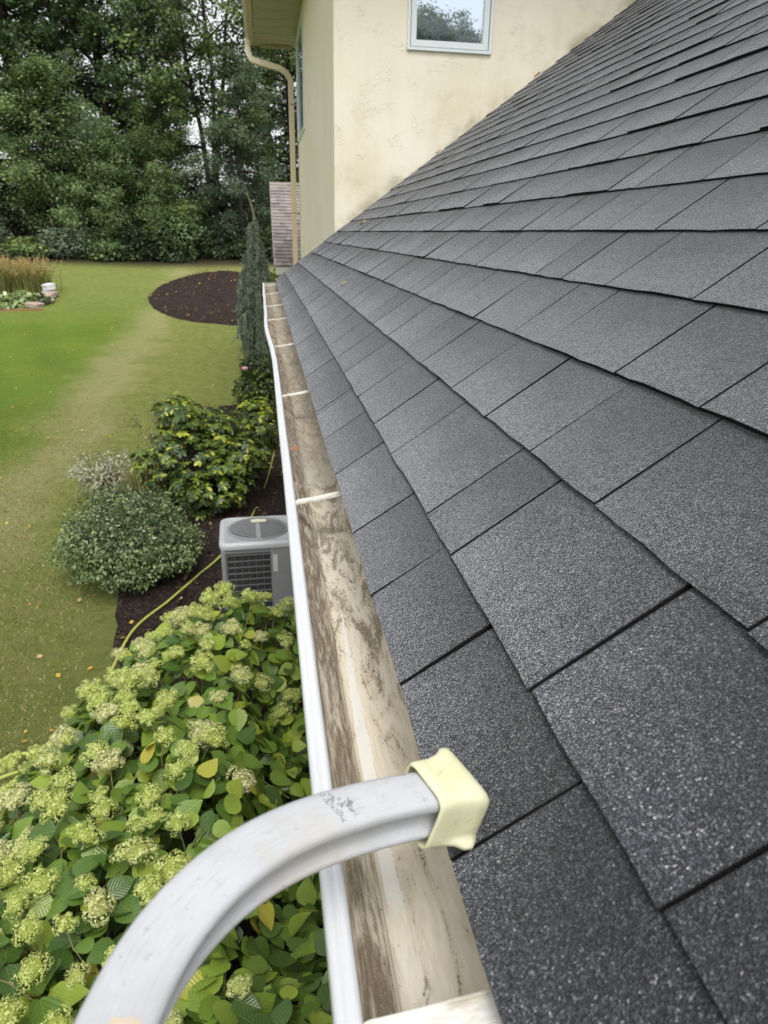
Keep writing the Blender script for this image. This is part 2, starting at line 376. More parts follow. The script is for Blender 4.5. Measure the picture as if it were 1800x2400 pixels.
# ---- shingles
def m_shingle():
    m = Mat('shingle'); p = m.pos()
    v = m.vor(p, 620.); r = m.n('SeparateColor', Color=v).outputs
    c = m.ramp(r[0], [(0, (.0022, .0030, .0050)), (.38, (.0055, .0070, .0104)), (.60, (.0135, .0160, .0215)), (.80, (.034, .038, .047)), (.93, (.068, .073, .084)), (.985, (.12, .124, .134)), (1, (.30, .29, .27))])
    uvx, uvy, _ = m.sep(m.uv())
    # each tab has its own blend of granules, with blotches and a slightly darker upper part
    t = m.attr('tint')
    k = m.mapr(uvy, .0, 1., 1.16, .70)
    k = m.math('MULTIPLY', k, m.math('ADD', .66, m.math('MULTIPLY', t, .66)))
    k = m.math('MULTIPLY', k, m.mapr(m.noise(p, 5.5, 5, .65), .32, .68, .66, 1.36))
    k = m.math('MULTIPLY', k, m.mapr(m.noise(p, 1.1, 3), .35, .65, .85, 1.15))
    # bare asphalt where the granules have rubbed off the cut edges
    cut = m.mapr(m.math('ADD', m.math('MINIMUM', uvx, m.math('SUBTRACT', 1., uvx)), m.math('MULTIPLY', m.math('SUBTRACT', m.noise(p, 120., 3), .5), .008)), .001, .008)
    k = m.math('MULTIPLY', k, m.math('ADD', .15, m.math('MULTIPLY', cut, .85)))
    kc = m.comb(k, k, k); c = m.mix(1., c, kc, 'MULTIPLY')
    c = m.mix(m.math('MULTIPLY', m.mapr(t, .7, 1.), .2), c, m.mix(1., c, (1.25, 1.02, 1.02), 'MULTIPLY'))
    h = m.math('ADD', m.vor(p, 620., 'F1', 'Distance'), m.math('MULTIPLY', m.noise(p, 800., 2), .5))
    nor = m.bump(h, .8, .0024)
    nor = m.bump(m.noise(p, 26., 3), .12, .003, nor)
    # dusty granule tops scatter the sky at a shallow angle, a little less under the course above
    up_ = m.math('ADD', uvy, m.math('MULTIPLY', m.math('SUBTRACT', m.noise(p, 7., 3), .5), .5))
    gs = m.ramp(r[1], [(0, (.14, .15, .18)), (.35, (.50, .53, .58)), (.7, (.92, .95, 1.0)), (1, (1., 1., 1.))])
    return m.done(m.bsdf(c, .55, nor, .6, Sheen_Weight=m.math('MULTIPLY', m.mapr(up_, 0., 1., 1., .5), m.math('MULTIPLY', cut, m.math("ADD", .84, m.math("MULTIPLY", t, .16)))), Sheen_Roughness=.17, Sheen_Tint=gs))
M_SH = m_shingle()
M_DARK = simple('under_shingle', (.005, .005, .006), .95, .05)
M_EDGE = simple('shingle_edge', (.009, .009, .010), .85, .15, .5, 300, .6, 500)
E0 = .1905
course_s = [0.]+[.1357+E0*k for k in range(int((RIDGE-.1357)/E0)+1)]
known = {1: [.452, .713, .945, 1.185, 1.526, 1.825, 2.096, 2.127, 2.437, 2.695, 3.019, 3.506, 3.869, 4.21],
 2: [.319, .576, .905, 1.065, 1.415, 1.667, 1.976, 2.347, 2.634, 2.937, 3.284, 3.732, 4.046, 4.603],
 3: [.482, .795, 1.033, 1.27, 1.531, 1.862, 2.091, 2.407, 2.737, 2.979, 3.355, 3.623],
 4: [.838, 1.083, 1.412, 1.599, 1.917, 2.226, 2.472, 2.69, 2.864, 3.181, 3.461, 3.801, 4.036],
 5: [1.147, 1.479, 1.718, 1.899, 2.224, 2.469, 2.777, 3.036], 6: [1.234, 1.583, 1.826, 2.068, 2.31], 7: [1.683, 2.008, 2.175, 2.488]}
WID = [.165, .245, .245, .325, .325, .245]
tabs = []
for ci in range(1, len(course_s)):
    s0 = course_s[ci-1]; s1 = course_s[ci]
    ks = list(known.get(ci, [rnd.uniform(0, .3)]))
    while ks[0] > YN: ks.insert(0, ks[0]-rnd.choice(WID)*rnd.uniform(.96, 1.04))
    while ks[-1] < YF: ks.append(ks[-1]+rnd.choice(WID)*rnd.uniform(.96, 1.04))
    for a, b in zip(ks[:-1], ks[1:]):
        a2, b2 = max(a, YN), min(b, YF)
        if b2-a2 < .02: continue
        tabs.append((ci, s0, s1, a2, b2))
def proj(P):
    d = CR@(np.asarray(P)-CAM); return (900+1664*d[0]/d[2], 1200-1664*d[1]/d[2]) if d[2] > .02 else None
def tab_geo(ci, s0, s1, y0, y1):
    th = rnd.choice([.0085, .009, .0095]) if ci < 4 or rnd.random() < .6 else rnd.choice([.011, .014]); up = s1+.03
    gap = rnd.uniform(.0015, .0023); nseg = 5; V = []; U = []; HH = []
    sl = rnd.uniform(-.004, .004); ds = rnd.uniform(-.0012, .0012)
    sag = rnd.uniform(-.001, .0015)
    for r, v in enumerate((0., .08, .55, 1.)):
        for q in range(nseg+1):
            u = q/nseg; y = y0+gap+(y1-y0-2*gap)*u+sl*v
            s = s0+(up-s0)*v+(ds+rnd.uniform(-.0018, .0018) if v == 0 else 0)
            vis = (s-s0)/(s1-s0)
            h = (.0025+th)*(1-vis)+.0056*vis+(sag*math.sin(u*math.pi) if v < .3 else 0)+(rnd.uniform(-.0005, .0005) if v == 0 else 0)
            if v >= 1: h = .0048
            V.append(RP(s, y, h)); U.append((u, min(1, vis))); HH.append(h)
    nt = len(V)
    for q in range(nseg+1):
        u = q/nseg; y = y0+gap+(y1-y0-2*gap)*u
        V.append(RP(s0+ds+.001, y, .0016)); U.append((u, 0))
    n = nseg+1; F = []; MI = [0]*(3*nseg)
    for r in range(3):
        for q in range(nseg): a = r*n+q; F.append((a, a+1, a+n+1, a+n)[::-1])
    for q in range(nseg): F.append((nt+q, nt+q+1, q+1, q)[::-1])
    MI += [1]*nseg+[1]*6
    # sides down to the layer below
    for e in (0, nseg):
        b0 = len(V)
        for r in range(4):
            p = V[r*n+e]; hh_ = HH[r*n+e]+.0005; V.append((p[0]+hh_*SN, p[1], p[2]-hh_*CS)); U.append(U[r*n+e])
        for r in range(3):
            f = (r*n+e, (r+1)*n+e, b0+r+1, b0+r); F.append(f if e == 0 else f[::-1])
    return np.array(V), np.array(F), np.array(U), MI
area = []
for t in tabs:
    ci, s0, s1, y0, y1 = t
    q = [proj(RP(s, y)) for s, y in ((s0, y0), (s0, y1), (s1, y1), (s1, y0))]
    c = proj(RP((s0+s1)/2, (y0+y1)/2)); A = 0
    if all(q) and c:
        inside = sum(-60 < p[0] < 1860 and -60 < p[1] < 2460 for p in q+[c])
        x = [p[0] for p in q]; y = [p[1] for p in q]
        A = abs(sum(x[k]*y[(k+1) % 4]-x[(k+1) % 4]*y[k] for k in range(4)))/2*inside/5
        A = min(A, 200000)
    area.append(A)
order = sorted(range(len(tabs)), key=lambda k: -area[k]); big = set(order[:300])
deck = MB()
ext = [RP(.003, YN, -.002), RP(RIDGE, YN, -.002), RP(RIDGE, YF, -.002), RP(.003, YF, -.002), RP(.003, YN, -.006), RP(RIDGE, YN, -.12), RP(RIDGE, YF, -.12), RP(.003, YF, -.006)]
deck.add(ext, [(0, 3, 2, 1), (4, 5, 6, 7), (0, 4, 7, 3), (3, 7, 6, 2), (2, 6, 5, 1), (1, 5, 4, 0)])
roof = part('roof', deck.mesh('roof', M_DARK)); roof['label'] = 'charcoal asphalt shingle roof slope above the gutter'
qb = QB()
for k, t in enumerate(tabs):
    V, F, U, MI = tab_geo(*t); tn = rnd.random()
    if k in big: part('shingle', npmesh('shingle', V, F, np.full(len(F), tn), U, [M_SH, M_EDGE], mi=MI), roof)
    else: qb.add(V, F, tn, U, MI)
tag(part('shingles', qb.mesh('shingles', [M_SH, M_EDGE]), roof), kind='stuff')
# far side of the roof, ridge cap
rx, rz = RIDGE*CS, RIDGE*SN
part('rear_roof', MB().add([(rx, YN, rz+.004), (rx, YF, rz+.004), (2*rx, YF, 0), (2*rx, YN, 0), (rx, YN, rz-.12), (rx, YF, rz-.12), (2*rx, YF, -.12), (2*rx, YN, -.12)], [(0, 1, 2, 3), (7, 6, 5, 4), (0, 4, 5, 1), (2, 6, 7, 3), (1, 5, 6, 2), (0, 3, 7, 4)]).mesh('rear_roof', M_SH))

# ---- stucco
def m_stucco():
    m = Mat('stucco'); p = m.pos(); x, y, z = m.sep(p)
    base = m.mix(m.noise(p, 1.3, 5), (.75, .68, .54), (.82, .755, .63))
    base = m.mix(m.mapr(m.noise(p, .8, 3), .45, .65, 0, .5), base, (.83, .785, .69))
    # algae and splash dirt creeping up from the shingles, with runs
    d = m.math('SUBTRACT', z, m.math('MULTIPLY', x, SN/CS))
    run = m.noise(m.scale(p, (5., 5., .8)), 1., 5, .65)
    patch = m.noise(p, 1.7, 5, .6)
    st = m.math('MULTIPLY', m.mapr(d, 1.5, .02), m.mapr(m.math('ADD', m.math('MULTIPLY', patch, .65), m.math('MULTIPLY', run, .35)), .40, .66))
    st = m.math('MULTIPLY', st, m.mapr(y, 9.05, 8.97, 0., 1))
    base = m.mix(m.math('MULTIPLY', st, .42), base, (.52, .455, .285))
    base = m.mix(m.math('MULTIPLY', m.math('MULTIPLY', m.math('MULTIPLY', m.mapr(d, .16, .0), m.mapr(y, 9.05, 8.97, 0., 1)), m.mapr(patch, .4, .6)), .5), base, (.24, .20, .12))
    rn2 = m.noise(m.scale(p, (3., 3., .35)), 2., 4)
    base = m.mix(m.mapr(rn2, .55, .75, 0, .14), base, (.54, .46, .30))
    # trowel ridges
    rn = m.noise(m.scale(p, (7., 7., 15.)), 1., 3, .5, 1.6)
    ridge = m.math('MULTIPLY', m.mapr(m.math('ABSOLUTE', m.math('SUBTRACT', rn, .52)), .030, .0), m.mapr(m.noise(p, 5., 3), .50, .64))
    sand = m.noise(p, 180., 3, .7)
    h = m.math('ADD', m.math('MULTIPLY', ridge, 1.), m.math('ADD', m.math('MULTIPLY', sand, .35), m.math('MULTIPLY', m.noise(p, 22., 4), .35)))
    return m.done(m.bsdf(base, .9, m.bump(h, .55, .007), .15))
M_ST = m_stucco()
M_WHITE = simple('white_vinyl', (.66, .72, .73), .35, .5, .03, 3)
M_CREAM = simple('cream_metal', (.66, .56, .39), .4, .5, .05, 3)
M_BOARD = simple('soffit_vinyl', (.42, .40, .33), .5, .3, .05, 3)
WIN = (1.525, 2.452, 2.418, 4.0)    # x0 x1 z0 z1 opening on the front wall
wm = MB()
x0, x1, z0, z1 = WIN; XE = 8.2
f_ = lambda a, b, c, d: wm.add([(a, WY, c), (b, WY, c), (b, WY, d), (a, WY, d)], [(0, 1, 2, 3)])
B = .012
f_(WX+B, x0, -2.95, SZ); f_(x1, XE, -2.95, SZ); f_(x0, x1, -2.95, z0); f_(x0, x1, z1, SZ)
# reveals
rv = .09
wm.add([(x0, WY, z0), (x1, WY, z0), (x1, WY+rv, z0), (x0, WY+rv, z0), (x0, WY, z1), (x1, WY, z1), (x1, WY+rv, z1), (x0, WY+rv, z1)], [(0, 3, 2, 1), (0, 4, 7, 3), (1, 2, 6, 5), (4, 5, 6, 7)])
# rounded corner and left face with its own opening
wm.add([(WX+B, WY, -2.95), (WX+B, WY, SZ), (WX+.0035, WY+.0035, SZ), (WX+.0035, WY+.0035, -2.95), (WX, WY+B, SZ), (WX, WY+B, -2.95)], [(0, 1, 2, 3), (3, 2, 4, 5)])
LW = (14.35, 16.55, 2.25, 4.05)
ya, yb, za, zb = LW
g_ = lambda a, b, c, d: wm.add([(WX, b, c), (WX, a, c), (WX, a, d), (WX, b, d)], [(0, 1, 2, 3)])
g_(WY+B, ya, -2.95, SZ); g_(yb, BY, -2.95, SZ); g_(ya, yb, -2.95, za); g_(ya, yb, zb, SZ)
wm.add([(WX, ya, za), (WX, yb, za), (WX+rv, yb, za), (WX+rv, ya, za), (WX, ya, zb), (WX, yb, zb), (WX+rv, yb, zb), (WX+rv, ya, zb)], [(0, 1, 2, 3), (0, 3, 7, 4), (1, 5, 6, 2), (4, 7, 6, 5)])
wm.add([(WX, BY, -2.95), (WX, BY, SZ), (XE, BY, SZ), (XE, BY, -2.95), (XE, WY, SZ), (XE, WY, -2.95)], [(0, 1, 2, 3), (3, 2, 4, 5)])
part('wall', wm.mesh('wall', M_ST))['label'] = 'cream stucco wall stained along the shingles'
# walls under the near eave
part('wall', MB().box(.40, 2*rx-.4, YN+.3, YF-.2, -2.95, -.16).mesh('wall', M_ST))
part('fascia', boxmesh('fascia', (.036, .060, YN, YF, -.17, -.024), M_WHITE))
part('soffit', boxmesh('soffit', (.062, .40, YN, YF, -.165, -.150), M_BOARD))
# front window
def glass(name, refl, rough=.01):
    m = Mat(name); gl = m.n('BsdfGlossy', Color=(.72, .80, .90), Roughness=rough); dk = m.bsdf((.02, .024, .028), .3)
    mx = m.n('MixShader', Fac=refl); m.t.links.new(dk, mx.inputs[1]); m.t.links.new(gl.outputs[0], mx.inputs[2]); return m.done(mx.outputs[0])
def glass_front(name, refl):
    m = Mat(name); gl = m.n('BsdfGlossy', Color=(.72, .80, .90), Roughness=.01); tr = m.n('BsdfTransparent')
    mx = m.n('MixShader', Fac=refl); m.t.links.new(tr.outputs[0], mx.inputs[1]); m.t.links.new(gl.outputs[0], mx.inputs[2]); return m.done(mx.outputs[0])
M_GF = glass_front('outer_glass', .55); M_GI = glass('inner_glass', .30)
def frame_ring(a0, a1, b0, b1, wd, d0, d1, plane, mat, name):
    """a picture-frame of four mitred bars; plane 'y' (front wall) or 'x' (left wall)"""
    o = [(a0, b0), (a1, b0), (a1, b1), (a0, b1)]; q = [(a0+wd, b0+wd), (a1-wd, b0+wd), (a1-wd, b1-wd), (a0+wd, b1-wd)]
    P = (lambda a, d, b: (a, d, b)) if plane == 'y' else (lambda a, d, b: (d, a, b))
    mb = MB()
    for k in range(4):
        j = (k+1) % 4
        V = [P(*(c[0], d, c[1])) for d in (d0, d1) for c in (o[k], o[j], q[j], q[k])]
        mb.add(V, [(0, 1, 2, 3), (7, 6, 5, 4), (0, 4, 5, 1), (1, 5, 6, 2), (2, 6, 7, 3), (3, 7, 4, 0)])
    return mb.mesh(name, mat, bevel=.0025, seg=1)
def window(a0, a1, b0, b1, face, plane, label):
    sg = 1 if plane == 'y' else 1
    fr = part('window', frame_ring(a0-.012, a1+.012, b0-.012, b1+.012, .030, face-.028, face+.06, plane, M_WHITE, 'window')); fr['label'] = label
    part('sash', frame_ring(a0+.026, a1-.026, b0+.026, b1-.026, .062, face-.016, face+.05, plane, M_WHITE, 'sash'), fr)
    e = .08
    if plane == 'y':
        V = [(a0+e, face+.012, b0+e), (a1-e, face+.012, b0+e), (a1-e, face+.012, b1-e), (a0+e, face+.012, b1-e)]
        W = [(a0+e, face+.030, b0+e), (a1-e, face+.036, b0+e), (a1-e, face+.056, b1-e), (a0+e, face+.050, b1-e)]
    else:
        V = [(face+.012, a1-e, b0+e), (face+.012, a0+e, b0+e), (face+.012, a0+e, b1-e), (face+.012, a1-e, b1-e)]
        W = [(face+.03, a1-e, b0+e), (face+.03, a0+e, b0+e), (face+.03, a0+e, b1-e), (face+.03, a1-e, b1-e)]
    part('pane', MB().add(V, [(0, 1, 2, 3)]).mesh('pane', M_GF), fr)
    part('inner_pane', MB().add(W, [(0, 1, 2, 3)]).mesh('inner_pane', M_GI), fr)
window(x0, x1, z0, z1, WY, 'y', 'white framed window above the shingle roof')
window(ya, yb, za, zb, WX, 'x', 'side window seen edge-on beside the downspout')
# ---- upper eave: soffit panels, fascia, gutter, downspout, roof of the tall block
OX, OY = -.15, 17.75
sof = part('soffit', MB().box(OX, WX-.003, 8.1, OY, SZ+.02, SZ+.035).mesh('soffit', M_BOARD))
y = 8.2; 
while y < OY-.1:
    y2 = min(y+.54, OY-.02)
    part('soffit_panel', MB().box(OX+.01, WX-.004, y+.02, y2-.02, SZ-.002, SZ+.019).mesh('soffit_panel', M_BOARD, bevel=.006, seg=1), sof)
    part('soffit_panel', MB().box(OX+.01, WX-.004, y-.008, y+.008, SZ-.001, SZ+.019).mesh('soffit_panel', M_BOARD), sof)
    y += .54
part('soffit', MB().box(WX-.002, XE, 8.1, WY-.003, SZ, SZ+.03).mesh('soffit', M_BOARD))
part('soffit', MB().box(OX, XE, BY+.003, OY, SZ+.003, SZ+.018).mesh('soffit', M_BOARD))
part('fascia', MB().box(OX-.03, OX-.002, 8.1, OY+.03, SZ-.02, SZ+.20).mesh('fascia', M_CREAM))
part('fascia', MB().box(OX, XE, OY+.002, OY+.03, SZ-.02, SZ+.20).mesh('fascia', M_CREAM))
# vented end strip under the far eave
for k in range(6): part('vent_block', boxmesh('vent_block', (OX+.16+k*.11, OX+.25+k*.11, OY-.06, OY-.01, SZ-.075, SZ-.022), M_BOARD), sof)
pg = [(OX-.034, SZ+.14), (OX-.034, SZ-.0), (OX-.10, SZ-.01), (OX-.125, SZ+.02), (OX-.14, SZ+.07), (OX-.16, SZ+.10), (OX-.165, SZ+.14), (OX-.145, SZ+.143), (OX-.14, SZ+.12)]
mb = MB(); n = len(pg)
mb.add([(a, yy, b) for yy in (8.1, OY+.12) for a, b in pg], [(k, k+1, n+k+1, n+k) for k in range(n-1)]+[tuple(range(n))[::-1], tuple(range(n, 2*n))])
part('upper_gutter', mb.mesh('upper_gutter', simple('gutter_cream', (.52, .46, .34), .4, .5, .05)))
hp = [(OX-.02, 8.1, SZ+.2), (XE, 8.1, SZ+.2), (XE, OY+.02, SZ+.2), (OX-.02, OY+.02, SZ+.2), (4.2, 12, SZ+3.0), (4.2, 14, SZ+3.0)]
part('upper_roof', MB().add(hp, [(0, 1, 4), (1, 2, 5, 4), (2, 3, 5), (3, 0, 4, 5), (3, 2, 1, 0)]).mesh('upper_roof', M_SH))
def rect_sweep(P, w2, d2, up=(0, 1, 0)):
    P = np.asarray(P, float); T = np.gradient(P, axis=0); T = nrm(T); U = np.broadcast_to(np.array(up, float), T.shape); A = nrm(np.cross(T, U)); Bq = np.cross(A, T)
    pr = [(-1, -1), (-1, 1), (1, 1), (1, -1)]; V = np.concatenate([[P[k]+A[k]*w2*a+Bq[k]*d2*b for a, b in pr] for k in range(len(P))])
    F = [(k*4+j, k*4+(j+1) % 4, k*4+4+(j+1) % 4, k*4+4+j) for k in range(len(P)-1) for j in range(4)]
    F += [(3, 2, 1, 0), tuple(len(P)*4-4+j for j in range(4))]
    return MB().add(V, F)
dsp = part('downspout', rect_sweep([(-.262, 17.35, 4.2), (-.262, 17.35, 4.06), (-.245, 17.30, 3.93), (-.18, 17.2, 3.80), (.0, 17.0, 3.72), (.38, 16.8, 3.60), (.50, 16.76, 3.52), (.572, 16.75, 3.40), (.578, 16.75, 3.0), (.59, 16.75, -2.8)], .054, .05).mesh('downspout', M_CREAM, bevel=.008, seg=2))
dsp['label'] = 'cream downspout with two elbows at the far corner'
for zz in (2.95, .9): part('downspout_band', MB().box(.535, .705, 16.698, 16.802, zz, zz+.022).mesh('downspout_band', simple('band', (.30, .25, .17), .4)), dsp)
# step flashing at the wall's foot
for k in range(3):
    s = WX/CS+.02-k*.10
    fl = MB().add([RP(s, WY-.20, .016), RP(s+.09, WY-.20, .014), RP(s+.09, WY-.02, .016), RP(s, WY-.02, .018)], [(0, 1, 2, 3)])
    if k == 1: part('flashing', fl.mesh('flashing', simple('flashing', (.5, .52, .53), .35, .6, .1, 20, metal=.6)))
# ================================================================== GUTTER
def lip_off(y):
    y = np.asarray(y, float)
    return -.033*sstep(3.25, 4.7, y)+.002*np.sin(y*1.7)*sstep(2, 4, y)+.004*sstep(5.0, 5.6, y)-.006*sstep(6.6, 7.3, y)+.0005*np.sin(y*5.)
prof = [(.034, -.014), (.034, -.070), (.0325, -.088), (.0275, -.104), (.0185, -.1150), (.005, -.1205), (-.018, -.1222), (-.046, -.1225), (-.052, -.1205), (-.056, -.1165), (-.062, -.108), (-.072, -.096), (-.082, -.085), (-.090, -.071), (-.0955, -.056), (-.0985, -.040), (-.0985, -.0325), (-.1000, -.0285), (-.1040, -.0262), (-.1068, -.0272), (-.1090, -.0285), (-.1112, -.0272), (-.1150, -.0265), (-.1192, -.0280), (-.1205, -.0315), (-.1205, -.046), (-.116, -.056), (-.108, -.066), (-.098, -.084), (-.084, -.108), (-.068, -.122), (-.052, -.1265), (.030, -.1265)]
prof = np.array(prof); ulen = np.r_[0, np.cumsum(np.linalg.norm(np.diff(prof, axis=0), axis=1))]
ysg = np.concatenate([np.linspace(YN, 2.5, 60), np.linspace(2.55, 8.62, 80)])
V = []; U = []
for yv in ysg:
    o = float(lip_off(yv))
    for (a, b), u in zip(prof, ulen):
        k = np.clip((-a)/.098, 0, 1); dz = .0008*math.sin(yv*9+u*40)+(.004*math.sin(yv*.8))*k*float(sstep(2.5, 5, yv))
        V.append((a+o*k, yv, b+dz)); U.append((u, yv))
n = len(prof); k = (np.arange(len(ysg)-1)[:, None]*n+np.arange(n-1)[None]).ravel()
LIPU = float(ulen[np.where(np.isclose(prof[:, 0], -.0985))[0][0]])+.004; FOLD = float(ulen[np.where(np.isclose(prof[:, 0], -.056))[0][0]])
def m_gutter():
    m = Mat('gutter_paint'); u, v, _ = m.sep(m.uv())
    vec = lambda a, b: m.comb(m.math('MULTIPLY', u, a), m.math('MULTIPLY', v, b), 0.)
    streak = m.noise(vec(95., 11.), 1., 8, .72, 1.2)
    streak2 = m.noise(vec(420., 40.), 1., 6, .75, .4)
    patch = m.noise(vec(30., 7.), 1., 7, .62, 1.6)
    bigp = m.noise(vec(7., 1.6), 1., 5, .6, .6)
    grain = m.noise(vec(1100., 1100.), 1., 3, .7)
    swirl = m.noise(vec(55., 30.), 1., 4, .6, 5.5)
    U1 = FOLD
    inner = m.mapr(u, LIPU+.0015, LIPU-.0015)          # everything below the rolled lip
    front = m.math('MULTIPLY', m.mapr(u, U1-.004, U1+.012), m.mapr(u, LIPU+.01, LIPU-.04, .45, 1))
    fold = m.mapr(m.math('ABSOLUTE', m.math('SUBTRACT', u, U1)), .0022, .0, 0, 1)
    back = m.mapr(u, .075, .045)
    cream = m.mix(m.mapr(patch, .38, .66), (.68, .62, .50), (.54, .475, .355))
    cream = m.mix(m.mapr(bigp, .45, .66, 0, .6), cream, (.71, .68, .61))
    d_front = m.mapr(m.math('ADD', m.math('MULTIPLY', streak, .5), m.math('MULTIPLY', patch, .5)), .40, .56)
    d_front = m.math('MULTIPLY', front, m.math('ADD', m.math('MULTIPLY', d_front, .92), .22))
    mid = m.math('MULTIPLY', m.mapr(v, .75, 1.15), m.mapr(v, 2.1, 1.6, .35, 1.))
    thr = m.math('SUBTRACT', .556, m.math('ADD', m.math('MULTIPLY', mid, .075), m.math('MULTIPLY', back, .05)))
    sm = m.math('ADD', m.math('MULTIPLY', patch, .5), m.math('ADD', m.math('MULTIPLY', streak, .2), m.math('MULTIPLY', swirl, .3)))
    d_bot = m.mapr(m.math('SUBTRACT', sm, thr), -.02, .055)
    # farther along the run the mud film is continuous
    film = m.math('MULTIPLY', m.mapr(v, 1.0, 2.4, .0, .80), m.mapr(m.math('ADD', m.math('MULTIPLY', bigp, .5), m.math('MULTIPLY', patch, .5)), .34, .58, .45, 1))
    haze = m.math('MULTIPLY', m.mapr(m.math('ADD', m.math('MULTIPLY', streak, .5), m.math('MULTIPLY', bigp, .5)), .42, .62), .22)
    d = m.math('MAXIMUM', m.math('MAXIMUM', d_front, m.math('MULTIPLY', d_bot, .85)), m.math('MAXIMUM', film, haze))
    d = m.math('MULTIPLY', d, m.mapr(streak2, .25, .62, .62, 1.05))
    d = m.math('MULTIPLY', d, m.mapr(grain, .3, .62, .40, 1.12))
    d = m.math('MAXIMUM', d, m.math('MULTIPLY', fold, .65))
    scr = m.math('MULTIPLY', m.mapr(m.math('ABSOLUTE', m.math('SUBTRACT', swirl, .5)), .016, .0), m.mapr(patch, .38, .52))
    d = m.math('MULTIPLY', d, m.math('SUBTRACT', 1., m.math('MULTIPLY', scr, .6)))
    brown = m.mix(m.noise(vec(25., 25.), 1., 3), (.050, .029, .012), (.125, .078, .038))
    c = m.mix(m.math('MINIMUM', d, .93), cream, brown)
    # a strip where the film came away down to white paint
    pe = m.math('ADD', u, m.math('MULTIPLY', m.math('SUBTRACT', m.noise(vec(60., 55.), 1., 4, .7), .5), .016))
    peel = m.math('MULTIPLY', m.math('MULTIPLY', m.mapr(pe, FOLD-.0260, FOLD-.0252), m.mapr(u, FOLD-.0072, FOLD-.0078)), m.math('MULTIPLY', m.mapr(v, .50, .54), m.mapr(m.math('ADD', v, m.math('MULTIPLY', m.math('SUBTRACT', pe, FOLD-.017), 22.)), 1.02, .98)))
    c = m.mix(m.math('MULTIPLY', peel, .9), c, (.70, .69, .64))
    lipc = m.mix(m.mapr(m.noise(vec(220., 6.), 1., 5, .7), .5, .72, 0, .35), (.57, .585, .605), (.43, .43, .425))
    spk = m.mapr(m.noise(vec(500., 500.), 1., 2), .74, .80, 0, .6)
    lipc = m.mix(spk, lipc, (.25, .22, .19))
    c = m.mix(inner, lipc, c)
    rough = m.mapr(d, 0, .8, .32, .62)
    h = m.math('ADD', m.math('MULTIPLY', d, .6), m.math('ADD', m.math('MULTIPLY', grain, .3), m.math('MULTIPLY', peel, -1.2)))
    return m.done(m.bsdf(c, rough, m.bump(h, .35, .0015), .45))
M_GUT = m_gutter()
gut = part('gutter', npmesh('gutter', V, np.stack([k, k+n, k+n+1, k+1], 1), uv=U, mat=M_GUT, smooth=True))
gut['label'] = 'white gutter stained brown inside, running along the eave'
o = float(lip_off(8.62))
part('gutter_end', MB().add([(a+o*np.clip(-a/.098, 0, 1), 8.621, b) for a, b in prof[[0, 1, 3, 5, 7, 10, 13, 16, 20, 22]]], [tuple(range(10))[::-1]]).mesh('gutter_end', simple('end_plate', (.34, .31, .26), .6, .3, .2, 30)), gut)
def m_strap():
    m = Mat('strap'); p = m.pos()
    c = m.mix(m.mapr(m.noise(m.scale(p, (20, 60, 20)), 1., 5, .7), .42, .7), (.66, .65, .60), (.42, .37, .30))
    return m.done(m.bsdf(c, .42, m.bump(m.noise(p, 90., 3), .2, .001), .5))
M_STR = m_strap()
for q, yv in enumerate((.338, 1.46, 2.55, 3.74, 4.93, 5.88, 7.05, 8.2)):
    o = float(lip_off(yv)); pts = [(-.0995+o, -.0375), (-.0985+o, -.0300), (-.094+o, -.0275), (-.06+o*.6, -.0235), (-.02+o*.2, -.0165), (.02, -.0085), (.034, -.007)]
    mb = MB(); dy = .022 if q else .0
    wq = .0135 if q == 0 else .0115
    for w0, w1, lift in ((-wq, wq, 0),):
        P = [(a, yv+w+dy*(a+.1)*2, b+l) for l in (0, -.0022) for a, b in pts for w in (w0, w1)]; m_ = len(pts)
        F = [(2*k, 2*k+1, 2*k+3, 2*k+2) for k in range(m_-1)]+[(2*m_+2*k+2, 2*m_+2*k+3, 2*m_+2*k+1, 2*m_+2*k) for k in range(m_-1)]
        F += [(2*k+1, 2*m_+2*k+1, 2*m_+2*k+3, 2*k+3) for k in range(m_-1)]+[(2*k+2, 2*m_+2*k+2, 2*m_+2*k, 2*k) for k in range(m_-1)]+[(0, 2*m_, 2*m_+1, 1)]
        mb.add(P, F)
    for side in (-wq+.002, wq-.004):   # rolled edges of the strap
        P = [(a, yv+side+t+dy*(a+.1)*2, b+z) for a, b in pts[2:] for t, z in ((0, .0001), (0, .0022), (.002, .0022), (.002, .0001))]
        mb.add(P, [(4*k+j, 4*k+4+j, 4*k+5+j, 4*k+1+j) for k in range(len(pts)-3) for j in range(3)])
    part('strap', mb.mesh('strap', M_STR), gut)
def lathe(P, n=12):
    """P list of (r,z)"""
    V = [(r*math.cos(2*math.pi*j/n), r*math.sin(2*math.pi*j/n), z) for r, z in P for j in range(n)]
    F = [(i*n+j, i*n+(j+1) % n, i*n+n+(j+1) % n, i*n+n+j) for i in range(len(P)-1) for j in range(n)]
    return V, F
V, F = lathe([(.0055, 0), (.0055, .0012), (.0042, .003), (.0012, .0042), (.0, .0043)])
part('screw', MB().add([(a-.012, b+.372, c-.1214) for a, b, c in V], F).mesh('screw', simple('screw', (.7, .7, .7), .25, .6, .05, metal=.3), smooth=True), gut)

